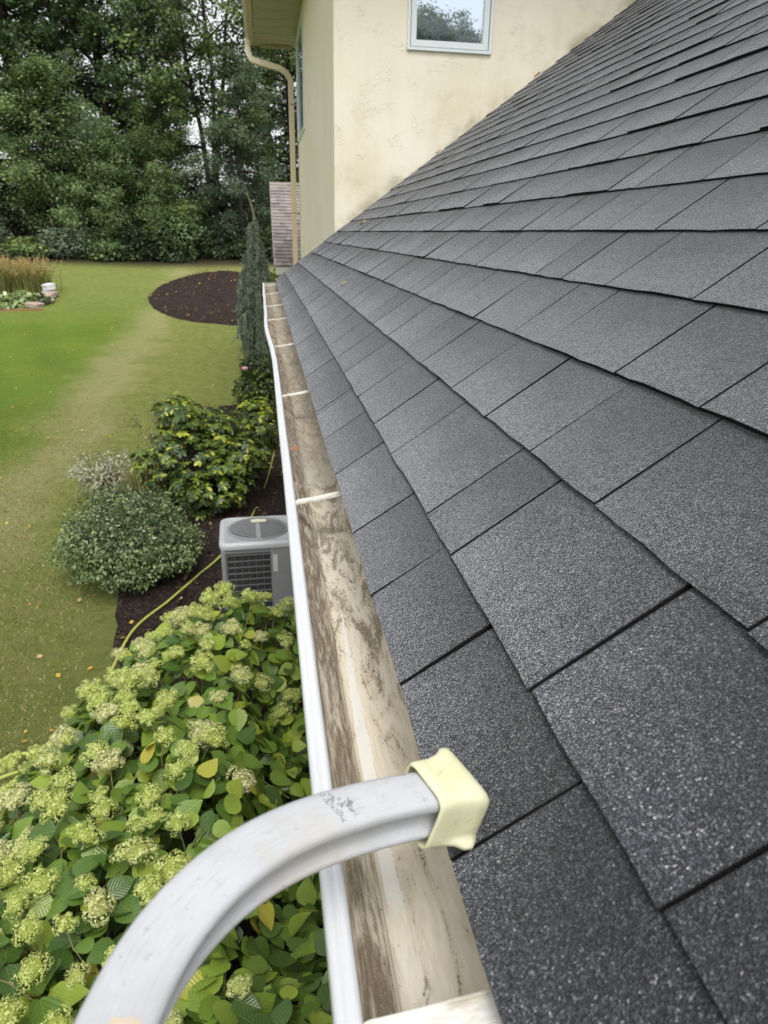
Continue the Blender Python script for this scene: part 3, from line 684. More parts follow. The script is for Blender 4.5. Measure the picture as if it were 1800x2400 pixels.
# grit washed off the shingles
qb = QB(); kq = 420; yy = NR.uniform(.15, 3.6, kq)**1.0; xx = np.where(NR.random(kq) < .55, NR.normal(-.060, .006, kq), NR.uniform(-.05, .02, kq)); zz = np.where(xx < -.056, np.interp(-xx, [.056, .072, .090], [-.1160, -.0955, -.070]), np.interp(xx, [-.05, .005, .0275], [-.1215, -.1200, -.103]))
leaf_cloud(qb, np.column_stack([xx, yy, zz+.0006]), NR.uniform(.0008, .0024, kq), np.column_stack([np.where(xx < -.056, .8, 0.), np.zeros(kq), np.ones(kq)])+NR.normal(0, .2, (kq, 3)), NR.normal(0, 1, (kq, 3)), NR.random(kq), wscale=1.4)
tag(add('roof_grit', qb.mesh('roof_grit', M_CHIP)), 'dark shingle grit lying in the gutter', 'grit', kind='stuff')
# small things lying on the roof
M_LF = simple('leaf_orange', (.42, .17, .05), .5, .3, .3, 40)
M_LFY = simple('leaf_yellow', (.62, .42, .12), .5, .3, .2, 40)
def roof_leaf(s, y, size, mat, label, ang, curl=.25):
    T, F, _ = leaf_template('oblong'); V = []
    for a, b, c in T:
        a *= 1.5; ca, sa = math.cos(ang), math.sin(ang); p, q = a*ca-(b-.5)*sa, a*sa+(b-.5)*ca
        V.append(RP(s+p*size, y+q*size, .012+size*(abs(a)*curl+c+.05)))
    o = add('fallen_leaf', MB().add(V, F).mesh('fallen_leaf', mat)); tag(o, label, 'leaf', 'fallen leaves on the roof')
roof_leaf(1.02, 7.2, .09, M_LFY, 'yellow fallen leaf on the shingles below the stucco corner', .5)
roof_leaf(.40, 4.3, .05, M_LFY, 'small pale leaf fragment lying low on the shingles', 1.1, .1)
roof_leaf(2.35, 8.80, .11, M_LF, 'orange leaf caught at the stucco, lower of the two', .2)
roof_leaf(3.72, 8.82, .12, M_LF, 'orange leaf caught at the stucco, upper of the two', 1.2)
o = add('leaf_scrap', MB().add([(-.089, 1.93, -.04), (-.078, 1.955, -.045), (-.072, 1.94, -.05), (-.082, 1.918, -.046)], [(0, 3, 2, 1)]).mesh('leaf_scrap', simple('scrap', (.45, .13, .03), .5)))
tag(o, 'tiny orange leaf scrap inside the gutter', 'leaf')
Vt, Ft = tube([RP(.004, 1.40, .009), RP(.010, 1.392, .011), RP(.018, 1.375, .010), RP(.028, 1.366, .008)], [.0011, .0010, .0008, .0005], 5)
tag(add('twig', npmesh('twig', Vt, Ft, mat=M_DARK)), 'short dark twig on the lowest shingle course', 'twig')

# ================================================================== LADDER STABILISER
AP = np.array([[-.2448, .273], [-.2389, .2958], [-.2306, .3217], [-.2182, .3468], [-.203, .3709], [-.1863, .3924], [-.1651, .414], [-.144, .43], [-.1205, .4462], [-.0948, .4604], [-.0693, .4728], [-.0415, .4848], [-.0199, .4937], [.018, .5085]])
AP = np.vstack([[(-.292, -.35), (-.282, -.05), (-.263, .16), (-.2545, .222)], AP])
for _ in range(2): AP[1:-1] = .25*AP[:-2]+.5*AP[1:-1]+.25*AP[2:]
AP = spline(AP, 110)
NP_ = np.array([.3, 0, 1.]); NP_ /= np.linalg.norm(NP_)
AK = .93
A3 = CAM+AK*(np.column_stack([AP, .05-.3*AP[:, 0]])-CAM)
TT = nrm(np.gradient(A3, axis=0)); UP = np.broadcast_to(NP_, TT.shape); OUT = np.cross(UP, TT)    # OUT: convex side
HW = .0215
# cross-section (o: towards the convex side, v: up from the top face)
cs = [(-HW+.004, 0.0), (-.012, .0008), (0, .0012), (.012, .0008), (HW-.005, -.0003), (HW-.0015, -.002), (HW, -.0055), (HW, -.010), (HW-.005, -.0125), (HW-.005, -.031), (HW, -.034), (HW, -.040), (HW-.003, -.043), (0, -.0435), (-HW+.003, -.043), (-HW, -.0405), (-HW-.0004, -.0370), (-HW+.0012, -.0345), (-HW+.006, -.0325), (-HW+.0075, -.028), (-HW+.0075, -.0165), (-HW+.006, -.0135), (-HW+.001, -.0118), (-HW-.0004, -.0095), (-HW-.0004, -.0040), (-HW+.001, -.0012)]
cs = np.array(cs)*AK; nc = len(cs)
V = (A3[:, None]+OUT[:, None]*cs[None, :, :1]+UP[:, None]*cs[None, :, 1:]).reshape(-1, 3)
i = np.arange(len(A3)-1)[:, None]*nc; j = np.arange(nc)[None]; kk = (j+1) % nc
F = np.stack([i+j, i+nc+j, i+nc+kk, i+kk], -1).reshape(-1, 4)
def m_arm():
    m = Mat('arm_paint'); p = m.pos()
    c = m.mix(m.mapr(m.noise(p, 14., 5, .65), .35, .7), (.50, .515, .535), (.42, .43, .445))
    c = m.mix(m.mapr(m.noise(p, 90., 4, .7), .56, .74, 0, .35), c, (.44, .43, .41))
    c = m.mix(m.mapr(m.noise(p, 7., 4, .7), .52, .66, 0, .6), c, (.50, .475, .43))
    # chips down to tan primer, black specks and scuffs
    c = m.mix(m.mapr(m.noise(p, 48., 3, .55), .735, .745), c, (.45, .34, .22))
    c = m.mix(m.mapr(m.noise(p, 260., 2), .755, .79, 0, .8), c, (.12, .12, .13))
    sc_ = m.noise(m.scale(p, (160., 520., 300.)), 1., 3, .6)
    c = m.mix(m.mapr(sc_, .66, .74, 0, .4), c, (.36, .36, .37))
    u, v, _ = m.sep(m.uv()); br = m.noise(m.comb(m.math('MULTIPLY', u, 14.), m.math('MULTIPLY', v, 900.), 0.), 1., 4, .65)
    c = m.mix(m.mapr(br, .50, .70, 0, .40), c, (.33, .325, .32))
    c = m.mix(m.mapr(m.noise(m.comb(m.math('MULTIPLY', u, 30.), m.math('MULTIPLY', v, 160.), 3.), 1., 5, .7), .60, .67, 0, .7), c, (.25, .245, .24))
    return m.done(m.bsdf(c, m.mapr(br, .3, .7, .30, .52), m.bump(m.math('ADD', m.noise(p, 60., 5, .7), m.math('MULTIPLY', br, .6)), .22, .0012), .5))
stab = empty('ladder_stabilizer', tuple(A3[0])); tag(stab, 'white ladder stabilizer arm curving over the gutter onto the shingles', 'ladder stabilizer')
part('arm', npmesh('arm', V, F, uv=np.stack(np.broadcast_arrays(np.linspace(0, 1.1, len(A3))[:, None], np.linspace(0, .14, nc)[None]), -1).reshape(-1, 2), mat=m_arm(), smooth=True), stab)
# tan patch where the paint has come off, by the frame's lower edge
def on_arm(t, o, lift=.0006):
    """point on the top face; t in path units (index), o in metres"""
    k = int(np.clip(t, 0, len(A3)-2)); f = t-k; P = A3[k]*(1-f)+A3[k+1]*f; Q = OUT[k]*AK
    z = np.interp(o, [-.0215, -.012, 0, .012, .0165, .0215], [-.003, .0008, .0012, .0008, -.0003, -.005])
    return P+Q*o+NP_*(z*AK+lift)
def path_idx(x, y): x, y = CAM[0]+AK*(x-CAM[0]), CAM[1]+AK*(y-CAM[1]); return int(np.argmin((A3[:, 0]-x)**2+(A3[:, 1]-y)**2))
M_TAN = simple('primer', (.52, .44, .34), .6, .3, .1, 60); M_INK = simple('ink', (.13, .13, .15), .7, .2, .3, 200)
def blob(tc, oc, rt, ro, mat, name, n=22):
    ph = rnd.uniform(0, 6); V = [on_arm(tc, oc)]
    for q in range(n):
        a = 2*math.pi*q/n; r = 1+.25*math.sin(3*a+ph)+.18*math.sin(5*a+2*ph)+rnd.uniform(-.08, .08)
        V.append(on_arm(tc+rt*r*math.cos(a), oc+ro*r*math.sin(a)))
    part(name, MB().add(V, [(0, q+1, (q+1) % n+1) for q in range(n)]).mesh(name, mat), stab)
t0 = path_idx(-.2462, .268); blob(t0, -.006, 1.3, .0075, M_TAN, 'paint_chip')
blob(path_idx(-.048, .482), -.0185, .9, .0016, M_TAN, 'paint_chip')
# rubbed-off ink writing across the top face: two columns of broken letters
mb = MB(); ti = path_idx(-.108, .4535); rnk = random.Random(11)
def stroke(ta, oa, tb, ob, wd):
    a, b = on_arm(ta, oa, .0008), on_arm(tb, ob, .0008); d = b-a; L = np.linalg.norm(d)
    if L < 1e-5: return
    s_ = np.cross(NP_, d/L)*wd; mb.add([a-s_, b-s_*.7, b+s_, a+s_*.8], [(0, 1, 2, 3)])
for col, (tc, o0, o1, nl) in enumerate(((ti-1.1, .015, -.016, 15), (ti+.1, .016, -.004, 7), (ti+1.6, .006, -.016, 9), (ti+2.4, .004, -.004, 4))):
    for q in range(nl):
        oc = o0+(o1-o0)*(q+.5)/nl
        if rnk.random() < .12: continue
        for _ in range(rnk.choice((2, 3, 3, 4))):
            ta = tc+rnk.uniform(-.55, .55)+.6*(q/nl); oa = oc+rnk.uniform(-.0009, .0009)
            stroke(ta, oa, ta+rnk.uniform(-.5, .5), oa+rnk.uniform(-.0013, .0013), rnk.uniform(.00022, .00045))
part('ink_marks', mb.mesh('ink_marks', M_INK), stab)
# rubber end cap
def m_cap():
    m = Mat('cap_rubber'); p = m.pos()
    c = m.mix(m.mapr(m.noise(p, 22., 4), .35, .65), (.60, .60, .37), (.65, .64, .44))
    c = m.mix(m.mapr(m.noise(p, 70., 4, .6), .55, .75, 0, .45), c, (.47, .47, .28))
    cr = m.vor(m.scale(p, (1, .5, 1)), 75., 'DISTANCE_TO_EDGE', 'Distance')
    crack = m.math('MULTIPLY', m.mapr(cr, .02, .0), m.mapr(m.noise(p, 38., 2), .58, .68))
    c = m.mix(m.math('MULTIPLY', crack, .75), c, (.16, .13, .08))
    c = m.mix(m.mapr(m.noise(p, 300., 2), .72, .78, 0, .6), c, (.85, .84, .66))
    h = m.math('SUBTRACT', m.math('ADD', m.noise(p, 55., 4), m.math('MULTIPLY', m.mapr(m.noise(p, 160., 1), .68, .75), .8)), crack)
    return m.done(m.bsdf(c, .55, m.bump(h, .35, .002), .35))
e = A3[-1]; tv = nrm(np.array([.93, .36, -.279]))[None][0] if False else nrm(TT[-12]); ov = np.cross(NP_, tv)
c0 = CAM+AK*(np.array([-.0215, .4945, .05+.3*.0215])-CAM)
secs = [(-.002, .0262, .0020, .0), (.0, .0268, .0042, .0), (.004, .0268, .0045, .0), (.018, .0268, .0042, .001), (.032, .0268, .0040, .006), (.040, .0285, .0042, .012), (.047, .0290, .0030, .013), (.053, .0280, -.001, .008), (.058, .0255, -.006, .0), (.0605, .0200, -.011, -.004), (.0612, .010, -.018, -.01)]
V = []; NS = 36
for d, hw, top, ear in secs:
    for q in range(NS):
        a = 2*math.pi*q/NS+math.pi/4; ca, sa = math.cos(a), math.sin(a); ex = .28
        o_ = hw*math.copysign(abs(ca)**ex, ca); hh = (top+.051)/2 if d < .054 else (top+.049)/2
        v_ = top-hh+hh*math.copysign(abs(sa)**ex, sa)
        # moulded ears at the corners near the closed end
        if ear > 0:
            cr = max(0, abs(ca*sa)*2-.55)/.45
            if (ca > 0 and sa > 0) or (ca < 0 and sa < 0): o_ += math.copysign(ear*cr*.75, ca); v_ += math.copysign(ear*cr*.12, sa)
        V.append(c0+AK*(tv*d+ov*o_+NP_*v_))
F = [(r*NS+q, r*NS+(q+1) % NS, (r+1)*NS+(q+1) % NS, (r+1)*NS+q) for r in range(len(secs)-1) for q in range(NS)]
F += [tuple(range((len(secs)-1)*NS, len(secs)*NS))]
cp = MB().add(V, F).mesh('end_cap', m_cap(), smooth=True)
bm = bmesh.new(); bm.from_mesh(cp); bmesh.ops.recalc_face_normals(bm, faces=bm.faces); bm.to_mesh(cp); bm.free()
capo = part('end_cap', cp, stab); capo['label'] = 'pale yellow rubber end cap resting on the shingles'
md = capo.modifiers.new('thick', 'SOLIDIFY'); md.thickness = .0022; md.offset = 1

# ================================================================== AIR CONDITIONER
def m_acgrey():
    m = Mat('ac_grey'); p = m.pos(); c = m.mix(m.noise(p, 6., 4), (.21, .22, .228), (.26, .27, .278))
    return m.done(m.bsdf(c, .4, None, .5))
M_ACB = m_acgrey(); M_ACT = simple('ac_top', (.40, .42, .44), .38, .5, .08, 5); M_ACG = simple('ac_grille', (.135, .14, .145), .45, .5, .1, 9)
M_COIL = simple('ac_coil', (.065, .066, .066), .8, .2, .4, 30); M_BADGE = simple('ac_badge', (.66, .64, .50), .4, .5, .03)
ac = empty('air_conditioner', (-.29, 6.31, -2.9)); ac.rotation_euler = (0, 0, R_(2.))
tag(ac, 'grey outdoor air conditioner unit beside the hydrangeas', 'air conditioner')
W2, D2, H = .345, .325, .80
add('pad', boxmesh('pad', (-.42, .42, -.40, .40, -.02, .06), simple('concrete', (.35, .34, .32), .9, .2, .2, 12), bevel=.01), ac)
core = MB().box(-W2+.03, W2-.03, -D2+.03, D2-.03, .07, H-.06).mesh('coil', M_COIL); add('coil', core, ac)
for sx in (-1, 1):
    for sy in (-1, 1):
        add('corner_post', boxmesh('corner_post', (sx*W2-(.05 if sx > 0 else 0), sx*W2+(0 if sx > 0 else .05), sy*D2-(.05 if sy > 0 else 0), sy*D2+(0 if sy > 0 else .05), .062, H-.05), M_ACB, bevel=.022, seg=3, smooth=False), ac)
add('base_pan', boxmesh('base_pan', (-W2, W2, -D2, D2, .061, .12), M_ACB, bevel=.015), ac)
add('service_panel', boxmesh('service_panel', (.10, W2-.045, -D2-.002, -D2+.04, .121, H-.052), M_ACB, bevel=.006), ac)
add('top_rail', boxmesh('top_rail', (-W2+.003, W2-.003, -D2+.003, D2-.003, H-.115, H-.048), M_ACB, bevel=.02), ac)
def grille(a0, a1, fixed, axis, nv, nh):
    gobj = None
    bars = [(a0+(a1-a0)*q/nv, None) for q in range(nv+1)]+[(None, .13+(H-.13-.12)*q/nh) for q in range(nh+1)]
    for bx, bz in bars:
        thick = .0045
        if bx is not None: q = (bx-thick/2, bx+thick/2, .125, H-.116); dpt = .0
        else: q = (a0, a1, bz-thick*.8, bz+thick*.8); dpt = .003
        lo, hi = fixed-.006-dpt, fixed+.006-dpt
        d = (q[0], q[1], lo, hi, q[2], q[3]) if axis == 'y' else (lo, hi, q[0], q[1], q[2], q[3])
        if gobj is None: gobj = add('louver_grille', boxmesh('louver_grille', d, M_ACG), ac)
        else: add('bar', boxmesh('bar', d, M_ACG), gobj)
grille(-W2+.055, .095, -D2+.006, 'y', 6, 9)
grille(-D2+.055, D2-.055, -W2+.006, 'x', 9, 9)
def rrect(hx, hy, r, n=7):
    return [(sx*(hx-r)+r*math.cos(a), sy*(hy-r)+r*math.sin(a)) for sx, sy, a0 in ((1, 1, 0), (-1, 1, .5), (-1, -1, 1), (1, -1, 1.5)) for a in [math.pi*(a0+.5*q/n) for q in range(n+1)]]
tV = []; tL = [(.0, H-.058), (.002, H-.030), (-.006, H-.010), (-.022, H-.001), (-.045, H+.001), (-.052, H-.006)]
for ins, zz in tL: tV += [(a, b, zz) for a, b in rrect(W2+.012+ins, D2+.012+ins, .085+ins*.6)]
tn_ = len(tV)//len(tL)
top = MB().add(tV, [(r_*tn_+q, r_*tn_+(q+1) % tn_, (r_+1)*tn_+(q+1) % tn_, (r_+1)*tn_+q) for r_ in range(len(tL)-1) for q in range(tn_)]+[tuple(range((len(tL)-1)*tn_, len(tL)*tn_))]).mesh('top_cover', M_ACT, smooth=True); tc = add('top_cover', top, ac)
V, F = lathe([(.298, H-.004), (.298, H+.008), (.29, H+.014), (.27, H+.004), (.268, H-.003)], 40)
add('fan_ring', MB().add([(a*.96, b*.9, c) for a, b, c in V], F).mesh('fan_ring', M_ACB, smooth=True), tc)
gg = MB().add([(.262*.96*math.cos(2*math.pi*q/40), .262*.9*math.sin(2*math.pi*q/40), H+.002) for q in range(40)], [tuple(range(40))]).mesh('fan_opening', simple('fan_dark', (.15, .16, .17), .5, .4, .3, 12)); add('fan_opening', gg, tc)
fgo = add('fan_grille', MB().box(-.02, .02, -.235, .235, H+.006, H+.012).mesh('fan_grille', M_ACT), tc)
for q in range(15):
    yy = -.225+q*.032; xx = .255*math.sqrt(max(.02, 1-(yy/.24)**2))
    add('wire', boxmesh('wire', (-xx, xx, yy-.004, yy+.004, H+.008, H+.014), M_ACT), fgo) if False else add('wire', boxmesh('wire', (-xx, xx, yy-.003, yy+.003, H+.0122, H+.017), M_ACB), tc)
V = []
for z in (H+.019, H+.030):
    for q in range(24):
        a = 2*math.pi*q/24; V.append((.012+math.copysign(abs(math.cos(a))**.4, math.cos(a))*.075, .135+math.copysign(abs(math.sin(a))**.6, math.sin(a))*.030, z))
add('badge', MB().add(V, [tuple(range(24))[::-1], tuple(range(24, 48))]+[(q, (q+1) % 24, 24+(q+1) % 24, 24+q) for q in range(24)]).mesh('badge', M_BADGE), tc)
add('rating_plate', boxmesh('rating_plate', (.118, .160, -D2-.006, -D2-.0025, H-.30, H-.13), simple('plate', (.50, .53, .53), .4, .4, .05)), ac)

# ================================================================== HOSE
M_HOSE = simple('hose', (.37, .42, .09), .35, .5, .1, 12)
hz = -2.85
H1 = spline(np.array([(-2.45, 3.2, -2.885), (-2.2, 3.55, -2.88), (-1.98, 3.82, -2.86), (-1.80, 4.06, -2.83), (-1.87, 4.22, -2.84), (-2.1, 4.16, -2.87), (-2.3, 4.0, -2.88), (-2.2, 3.86, -2.86), (-1.95, 3.94, -2.80), (-1.6, 4.25, -2.84), (-1.5, 5.0, -2.84), (-1.42, 5.8, hz), (-1.17, 6.33, hz), (-.95, 6.82, hz), (-.74, 7.28, hz), (-.52, 7.9, hz), (-.38, 8.6, hz), (-.26, 9.4, hz), (-.16, 10.3, hz), (-.07, 11.3, hz), (.05, 12.0, hz)]), 160)
H1[:, 2] += .03; V, F = tube(H1, .0125, 8)
tag(add('garden_hose', npmesh('garden_hose', V, F, mat=M_HOSE, smooth=True)), 'lime yellow garden hose snaking past the air conditioner', 'hose')
# ================================================================== HYDRANGEAS
M_HL = leafmat('hydrangea_leaf', [(0, (.046, .096, .018)), (.35, (.084, .160, .026)), (.62, (.145, .24, .034)), (.84, (.225, .32, .044)), (.97, (.31, .38, .05)), (1, (.42, .36, .05))], .34, .22, .5, vein=True)
def m_floret():
    m = Mat('floret'); f = m.math('FRACT', m.math('ADD', m.attr('tint'), 0.)); r = m.rand()
    a = m.ramp(f, [(0, (.37, .44, .09)), (.5, (.52, .59, .17)), (1, (.68, .73, .32))]); b = m.ramp(f, [(0, (.48, .48, .20)), (.5, (.62, .61, .32)), (1, (.76, .74, .50))])
    c = m.mix(m.mapr(r, .45, 1.1), a, b); p = m.bsdf(c, .6, None, .3)
    tr = m.n('BsdfTranslucent'); m._set(tr.inputs[0], c); mx = m.n('MixShader', Fac=.3); m.t.links.new(p, mx.inputs[1]); m.t.links.new(tr.outputs[0], mx.inputs[2])
    return m.done(mx.outputs[0])
M_FL = m_floret(); M_STEM = simple('stem', (.20, .20, .08), .6, .3, .2, 20)
hydr = [empty('hydrangea_shrub', (-.75, 1.1, -2.88)), empty('hydrangea_shrub', (-1.05, 2.35, -2.88)), empty('hydrangea_shrub', (-.70, 3.75, -2.88))]
for o, l in zip(hydr, ('hydrangea shrub with lime flower heads at the bottom, seen beneath the ladder stabilizer', 'broad hydrangea shrub with the most cream and lime heads, beside the hose', 'hydrangea shrub in front of the air conditioner, with darker leaves by the gutter')):
    tag(o, l, 'hydrangea', 'hydrangeas planted along the house wall')
HC = np.array([o.location for o in hydr])
def hyd_top(x, y):
    """height of the leaf canopy; NaN outside"""
    xl = -1.62+.10*np.sin(y*2.1)+.35*sstep(3.2, 4.6, y)
    ed = np.minimum(x-xl, .55)/.55; fr = np.clip((4.85-.45*np.abs(x+.4)-y)/.4, 0, 1); nr = np.clip((y-.1)/.3, 0, 1)
    z = -2.38+.55*np.sqrt(np.clip(ed, 0, 1))*np.sqrt(fr)
    z = z+.07*np.sin(x*5.1+1.)*np.sin(y*4.3)+.05*np.sin(x*9.+y*7.)-.42*sstep(-.42, -.12, x)*sstep(1.5, 2.3, y)*sstep(4.2, 3.6, y)
    return np.where((ed > 0) & (fr > 0) & (nr > 0) & (x < .32), z, np.nan)
hv = [npmesh('leaf', *(lambda T: (T[0]*(1, 1, zs), T[1]))(leaf_template('heart')), uv=leaf_template('heart')[2], mat=M_HL, smooth=True) for zs in (1., 1.6, .5, -.6)]
def basis(n_, d_):
    n_ = nrm(n_); d_ = nrm(d_-n_*np.dot(n_, d_)); x_ = np.cross(d_, n_); return Matrix(((x_[0], d_[0], n_[0], 0), (x_[1], d_[1], n_[1], 0), (x_[2], d_[2], n_[2], 0), (0, 0, 0, 1)))
leaves = []
while len(leaves) < 5200:
    x, y = NR.uniform(-1.8, .32), NR.uniform(.15, 4.7); z = float(hyd_top(x, y))
    if z != z: continue
    dep = abs(NR.normal(0, .16)) if NR.random() < .8 else NR.uniform(0, .45)
    e = .05; gx = hyd_top(x+e, y); gy = hyd_top(x, y+e); gx = 0 if gx != gx else (float(gx)-z)/e; gy = 0 if gy != gy else (float(gy)-z)/e
    n_ = nrm(np.array([-gx*.6, -gy*.6, 1.])+NR.normal(0, .36, 3)); c = HC[np.argmin((HC[:, 0]-x)**2*.6+(HC[:, 1]-y)**2)]
    d_ = np.array([x-c[0], y-c[1], 0])*.5+NR.normal(0, .6, 3)+np.array([0, 0, -.35])
    leaves.append((x, y, z-dep, n_, d_, NR.uniform(.070, .132), dep))
zone = [int(np.argmin((HC[:, 0]-l[0])**2*.6+(HC[:, 1]-l[1])**2)) for l in leaves]
for h in range(3):
    mine = [l for l, q in zip(leaves, zone) if q == h]
    def vis(l):
        p = proj((l[0], l[1], l[2]))
        return (p is not None and -40 < p[0] < 800 and 1300 < p[1] < 2440, -l[6]*.6-.012*np.linalg.norm(np.array(l[:3])-CAM))
    mine.sort(key=vis, reverse=True); one, rest = mine[:285], mine[285:]
    for k, l in enumerate(one):
        o = bpy.data.objects.new('leaf', hv[k % 4]); C.objects.link(o); o.parent = hydr[h]
        o.matrix_parent_inverse = Matrix()
        o.matrix_local = Matrix.Translation(Vector(l[:3])-hydr[h].location) @ basis(l[3], l[4]) @ Matrix.Scale(l[5], 4)
    qb = QB(); A = np.array([l[:3] for l in rest])-np.array(hydr[h].location)
    leaf_cloud(qb, A, np.array([l[5] for l in rest]), np.array([l[3] for l in rest]), np.array([l[4] for l in rest]), NR.random(len(rest))*.92, 'heart')
    # stems inside the bush
    o = add('foliage', qb.mesh('foliage', M_HL, True), hydr[h]); tag(o, kind='stuff')
    qb = QB()
    for _ in range(60):
        b = np.array([NR.normal(0, .16), NR.normal(0, .25), 0]); tp = np.array([NR.uniform(-.7, .7), NR.uniform(-.8, .8), 0]); zz = hyd_top(tp[0]+HC[h][0], tp[1]+HC[h][1])
        if zz != zz: continue
        tp[2] = float(zz)+2.88-.05; mid = (b+tp)/2+NR.normal(0, .05, 3)+(0, 0, .1); V, F = tube(spline([b, mid, tp], 7), np.linspace(.006, .003, 7), 5); qb.add(V, F)
    add('stems', qb.mesh('stems', M_STEM), hydr[h])['kind'] = 'stuff'
# flower heads
def head_mesh(seed, nfl):
    """a panicle: a dozen sub-clusters of small four-petalled florets over an irregular dome"""
    r = np.random.default_rng(seed); qb = QB(); nsub = 13
    el = np.array([r.uniform(.85, 1.25), r.uniform(.8, 1.0), r.uniform(.62, .95)])
    k = np.arange(nsub); ph = k*2.39996+r.uniform(0, 6); zc = 1-1.15*(k+.5)/nsub; rr = np.sqrt(np.clip(1-zc**2, 0, 1))
    SC = np.column_stack([rr*np.cos(ph), rr*np.sin(ph), zc])*.68+r.normal(0, .09, (nsub, 3)); SR = r.uniform(.28, .46, nsub)
    for c, s0 in zip(SC, SR):
        n_ = int(nfl*s0*s0/.14); D = nrm(r.normal(0, 1, (n_, 3))+nrm(c)*.75); P = (c+D*(s0*r.uniform(.8, 1.08, n_))[:, None])*el
        rot = r.normal(0, 1, (n_, 3)); ax = nrm(np.cross(D, rot)); by = np.cross(D, ax); tn = np.clip(r.normal(.55, .2, n_)+.15*(D*nrm(c)).sum(1), .02, .98); sz = r.uniform(.055, .085, n_)
        for q in range(4):
            a_ = q*math.pi/2; dv = ax*math.cos(a_)+by*math.sin(a_); leaf_cloud(qb, P, sz, D+r.normal(0, .2, D.shape), dv+D*.3, tn, 'diamond', 1.3)
    V, F = lathe([(.05, -.42), (.45, -.32), (.74, -.02), (.74, .3), (.5, .56), (.05, .70)], 14); qb.add(np.array(V)*el*.80, np.array(F), .05)
    return qb.mesh('flower_head', M_FL)
heads = [head_mesh(s, 44) for s in (3, 5, 8, 13, 21, 34)]
Vs, Fs = tube([(0, 0, -.2), (.3, .1, -2.0), (.2, .5, -4.0), (-.4, .6, -6.5)], [.045, .05, .055, .06], 6); stem_me = npmesh('stem', Vs, Fs, mat=M_STEM, smooth=True)
placed = []; tries = 0
while len(placed) < 185 and tries < 9000:
    tries += 1
    x, y = NR.uniform(-1.75, .2), NR.uniform(.45, 4.65); z = float(hyd_top(x, y))
    if z != z: continue
    dens = .35+.65*sstep(-.4, -1.0, x)+.3*sstep(3.6, 4.3, y)-.35*sstep(-.65, -.2, x)*sstep(4.0, 3.4, y)
    if NR.random() > dens: continue
    if any((x-a)**2+(y-b)**2 < (.100+.02*NR.random())**2 for a, b, *_ in placed): continue
    placed.append((x, y, z+NR.uniform(-.02, .075), NR.uniform(.042, .076)))
placed += [(-1.66, 3.50, -2.30, .075), (-.28, 4.42, -1.93, .07), (-.62, 4.55, -1.98, .06)]
for k, (x, y, z, r) in enumerate(placed):
    h = int(np.argmin((HC[:, 0]-x)**2*.6+(HC[:, 1]-y)**2))
    o = bpy.data.objects.new('flower_head', heads[k % 6]); C.objects.link(o); o.parent = hydr[h]
    c = HC[h]; tilt = np.array([(x-c[0])*.35, (y-c[1])*.2, 1.])+NR.normal(0, .22, 3); tilt[1] -= .12
    o.matrix_local = Matrix.Translation(Vector((x, y, z))-hydr[h].location) @ basis(tilt, np.array([rnd.uniform(-1, 1), rnd.uniform(-1, 1), .1])) @ Matrix.Scale(r, 4)
    s_ = bpy.data.objects.new('stem', stem_me); C.objects.link(s_); s_.parent = o; s_.scale = (.75, .75, .75)

# ================================================================== SHRUBS
def ellip(n, rx_, ry_, rz_, shell=.55, lumps=0, seed=0):
    D = nrm(NR.normal(0, 1, (n, 3))); r = NR.uniform(shell, 1., n)**.6
    if lumps: r = r*(1+.20*np.sin(D[:, 0]*lumps+seed)*np.sin(D[:, 1]*lumps+seed*2)+.15*np.sin(D[:, 2]*lumps*1.3+seed)+.10*np.sin(D[:, 0]*11+seed)*np.sin(D[:, 2]*12))
    return D*r[:, None]*np.array([rx_, ry_, rz_]), D
def shrub(name, loc, blobs, n, size, mat, label, cat, kind='diamond', wsc=1.0, tint=None, stems=6, stem_h=.5, group=None, up=.6, droop=0.):
    root = empty(name, loc); tag(root, label, cat, group); qb = QB()
    vol = np.array([b[3]*b[4]*b[5] for b in blobs])**.8; vol = vol/vol.sum()
    for b, f in zip(blobs, vol):
        k = max(20, int(n*f)); P, D = ellip(k, *b[3:6], lumps=5, seed=rnd.uniform(0, 6)); P = P+np.array(b[:3]); ok = P[:, 2] > .02; P, D = P[ok], D[ok]; k = len(P)
        tn = NR.random(k) if tint is None else np.clip(tint(P, D)+NR.normal(0, .10, k), 0, .99)
        leaf_cloud(qb, P, NR.uniform(size*.65, size*1.25, k), D*.6+np.array([0, 0, up])+NR.normal(0, .55, (k, 3)), D+NR.normal(0, .7, (k, 3))+np.array([0, 0, -droop]), tn, kind, wsc)
    o = add('crown', qb.mesh('crown', mat), root); o['kind'] = 'stuff'
    qb = QB()
    for _ in range(stems):
        b = blobs[rnd.randrange(len(blobs))]; tp = np.array(b[:3])+NR.normal(0, .3, 3)*np.array(b[3:6])
        V, F = tube(spline([(NR.normal(0, .06), NR.normal(0, .06), -.03), tuple(tp*np.array([.45, .45, .5])), tuple(tp)], 7), np.linspace(.016, .004, 7), 6); qb.add(V, F)
    add('stem', qb.mesh('stem', simple(name+'_bark', (.07, .055, .04), .8, .2, .3, 30)), root)
    return root
